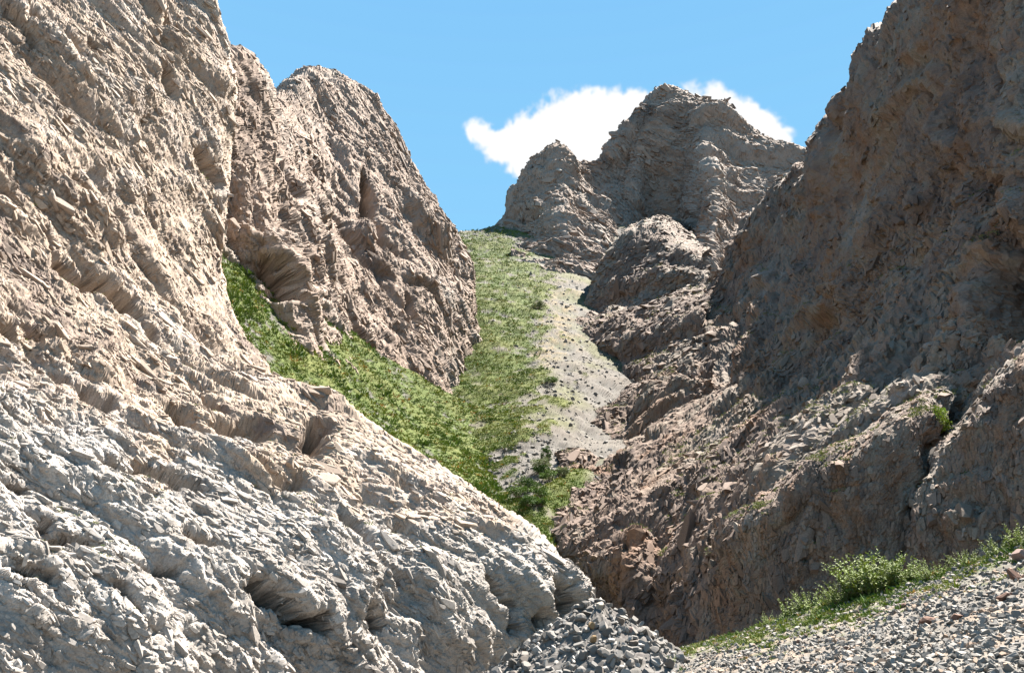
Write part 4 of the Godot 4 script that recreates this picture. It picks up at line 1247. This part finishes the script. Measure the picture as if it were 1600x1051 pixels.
func plants() -> void:
	leaf_mat = StandardMaterial3D.new()
	leaf_mat.resource_name = "leaf"
	leaf_mat.vertex_color_use_as_albedo = true
	leaf_mat.roughness = 0.7
	leaf_mat.metallic_specular = 0.3
	leaf_mat.cull_mode = BaseMaterial3D.CULL_DISABLED
	leaf_mat.backlight_enabled = true
	leaf_mat.backlight = Color(0.5, 0.5, 0.35)
	stem_mat = StandardMaterial3D.new()
	stem_mat.resource_name = "stem"
	stem_mat.albedo_color = Color(0.13, 0.11, 0.07).linear_to_srgb()
	stem_mat.roughness = 0.9
	# low growth on the gully and the valley
	cover_with(gully, "gully_growth", 18000, 0.18, 0.30, tuft_mesh(0, 18, 0.7), "dense low green shrubs and herbs filling the left gully", 0)
	cover_with(valley, "valley_grass", 46000, 0.11, 0.0017, tuft_mesh(1, 12, 0.9), "green grass and low herbs on the valley slope", 20)
	cover_with(bank, "bank_grass", 12000, 0.05, 0.10, tuft_mesh(2, 16, 0.6), "thin light green grass along the top of the scree bank", 4)
	ledge_growth()
	var green := Color(0.068, 0.116, 0.024)
	var dark := Color(0.045, 0.085, 0.020)
	var grey := Color(0.130, 0.155, 0.085)
	for b in [
			[Vector3(3.17, 18.84, -91.00), 2.7, 2.1, grey, "round grey-green bush alone where the scree meets the valley floor"],
			[Vector3(4.06, 20.05, -95.00), 1.5, 3.0, dark, "narrow dark bush standing directly behind the round grey-green bush"],
			[Vector3(1.71, 15.14, -84.00), 2.4, 1.8, dark, "dark green bush at the top of the thicket at the gully mouth"],
			[Vector3(2.62, 13.75, -80.00), 2.2, 1.7, green, "mid green bush in the middle of the thicket at the gully mouth"],
			[Vector3(0.69, 13.75, -80.00), 2.2, 1.4, green, "low green bush at the left of the thicket at the gully mouth"],
			[Vector3(4.09, 16.03, -87.00), 2.0, 1.5, green, "fresh green bush at the right of the thicket at the gully mouth"],
			[Vector3(5.37, 16.95, -90.00), 1.7, 1.2, grey, "small pale bush farthest right of the thicket at the gully mouth"],
			[Vector3(1.38, 12.35, -77.00), 2.0, 1.3, dark, "dark bush lowest in the thicket at the gully mouth"],
			[Vector3(2.39, 12.47, -77.00), 1.6, 1.0, green, "small green bush beside the lowest dark bush of the thicket"],
			[Vector3(3.72, 17.69, -91.00), 1.7, 1.2, dark, "small dark bush between the thicket and the round grey-green bush"],
			[Vector3(7.34, 86.36, -205.00), 4.2, 2.4, grey, "grey bush alone in the green slope below the saddle"],
			[Vector3(16.13, 36.18, -128.00), 3.6, 1.6, green, "flat green bush on the rocks right of the scree"],
			[Vector3(17.59, 37.71, -130.00), 2.6, 1.4, dark, "darker bush touching the flat green bush on the rocks"],
			[Vector3(6.31, 43.10, -140.00), 3.0, 1.2, green, "low green bush alone on the scree edge halfway up the valley"]]:
		bush(nearest(valley if b[0].z > -210 and b[4].find("rocks") < 0 else walls[3] if b[4].find("rocks") >= 0 else valley, b[0]), b[1], b[2], 20, 60, 0.16 * maxf(1.0, absf(b[0].z) / 110.0), b[3], b[4], "bushes on the valley floor")
	# on the near right crag
	var crag: Patch = walls[5]
	bush(nearest(crag, Vector3(21.03, 11.89, -41.00)), 2.2, 1.5, 34, 120, 0.10, Color(0.17, 0.24, 0.035), "bright yellow-green bush on top of the dark crag")
	# in the foreground
	var fresh := Color(0.122, 0.162, 0.043)
	for b in [
			[Vector3(11.42, 2.79, -26.60), 3.00, 1.61, 91, "largest leafy shrub in the middle of the scree bank's top edge"],
			[Vector3(10.63, 2.59, -27.20), 1.80, 0.89, 44, "leafy shrub touching the left side of the largest shrub"],
			[Vector3(12.00, 2.96, -25.80), 1.56, 1.13, 44, "tall leafy shrub touching the right side of the largest shrub"],
			[Vector3(10.07, 2.36, -28.60), 1.44, 1.01, 28, "spindly leafy shrub second to the left of the largest shrub"],
			[Vector3(9.58, 2.17, -29.40), 0.72, 1.07, 11, "thin upright shoot left of the spindly shrub before the dark crag"],
			[Vector3(9.07, 1.93, -30.20), 1.20, 0.59, 20, "low leafy shrub farthest left along the foot of the dark crag"],
			[Vector3(12.35, 3.12, -24.40), 1.80, 0.65, 39, "low broad leafy clump right of the tall shrub on the bank"],
			[Vector3(12.91, 3.34, -23.80), 1.32, 0.59, 28, "low leafy clump nearer the right edge on the bank"],
			[Vector3(13.52, 3.70, -23.00), 1.20, 0.71, 23, "leafy clump at the right edge below the dark crag"],
			[Vector3(13.81, 3.87, -22.60), 1.08, 0.83, 20, "leafy clump cut by the right edge of the picture"]]:
		shoots(nearest(bank, b[0], 1), b[1], b[2], b[3], fresh, b[4], "leafy shrubs along the scree bank")
	for b in [
			[Vector3(1.54, 0.77, -26.40), 0.9, 0.55, 18, "bright green herb at the foot of the rubble mound"],
			[Vector3(2.19, 0.63, -26.20), 1.0, 0.5, 16, "pale green herb right of the bright herb below the rubble mound"],
			[Vector3(3.08, 0.66, -26.40), 0.9, 0.5, 14, "pale herb farthest right below the rubble mound"],
			[Vector3(5.19, 0.89, -28.60), 0.7, 0.4, 10, "small herb at the right foot of the rubble mound"]]:
		var p: Vector3 = b[0]
		p.y = maxf(heap_y(p.x, p.z), -0.5)
		shoots(p, b[1], b[2], b[3], fresh * 0.9, b[4], "herbs at the foot of the rubble mound", "herb")


# sparse tufts on the flatter ledges of the rock faces
func ledge_growth() -> void:
	for w in [[0, 1500, 0.10, "sparse tufts on the ledges of the left cliff"], [3, 1500, 0.35, "sparse tufts on the spur below the peak"], [4, 7000, 0.20, "thin grass on the benches of the right wall"], [5, 2600, 0.12, "grass on top of the dark crag"], [6, 1800, 0.12, "grass on top of the crag at the right edge"]]:
		var t: Patch = walls[w[0]]
		var places := []
		var tints := PackedColorArray()
		var middle: float = t.rows[t.nv / 2][t.nu / 2].z
		for tries in w[1] * 8:
			if places.size() >= w[1]:
				break
			var j := rng.randi_range(0, t.nv - 1)
			var i := rng.randi_range(0, t.nu - 1)
			var p: Vector3 = t.rows[j][i]
			if t.way[j][i].y < 0.74 or fbm.get_noise_3dv(p / t.rock.size * 1.3) < 0.12:
				continue
			var s: float = w[2] * rng.randf_range(0.6, 1.5) * pow(p.z / middle, 0.7)
			places.append(Transform3D(Basis(Vector3.UP, rng.randf() * TAU) * Basis.from_scale(Vector3(s, s * 0.8, s)), p))
			tints.append(Color(0.096, 0.132, 0.044).lerp(Color(0.152, 0.160, 0.068), rng.randf()) * rng.randf_range(0.8, 1.2))
		many("ledge_grass", tuft_mesh(5, 12, 0.8), places, tints, w[3])


func cover_with(t: Patch, called: String, count: int, small: float, more: float, mesh: ArrayMesh, label: String, first: int) -> void:
	var places := []
	var tints := PackedColorArray()
	var tries := 0
	while places.size() < count and tries < count * 6:
		tries += 1
		var j := rng.randi_range(first, t.nv - 2)
		var i := rng.randi_range(0, t.nu - 2)
		if t.cover[j][i] < rng.randf_range(0.25, 0.9):
			continue
		var p: Vector3 = t.rows[j][i].lerp(t.rows[j + 1][i + 1], rng.randf())
		var s := small + more * (rng.randf() if more > 0.02 else absf(p.z)) * rng.randf_range(0.6, 1.2)
		s *= 0.65 + 1.1 * pow(rng.randf(), 4.0)
		var patchy := fbm.get_noise_3dv(p * 0.25)
		var c := Color(0.060, 0.104, 0.016).lerp(Color(0.140, 0.157, 0.034), clampf(0.35 + patchy * 1.3 + rng.randf_range(-0.2, 0.2), 0.0, 1.0))
		if rng.randf() < 0.05:
			c = Color(0.26, 0.16, 0.06)
		elif fbm.get_noise_3dv(p * 0.11 + Vector3(50, 0, 9)) > 0.22 and rng.randf() < 0.5:
			c = Color(0.055, 0.095, 0.018)
			s *= 1.5
		places.append(Transform3D(Basis(Vector3.UP, rng.randf() * TAU) * Basis.from_scale(Vector3(s, s * rng.randf_range(0.6, 1.0), s)), p - Vector3(0, s * 0.08, 0)))
		tints.append(c * rng.randf_range(0.75, 1.25))
	many(called, mesh, places, tints, label)
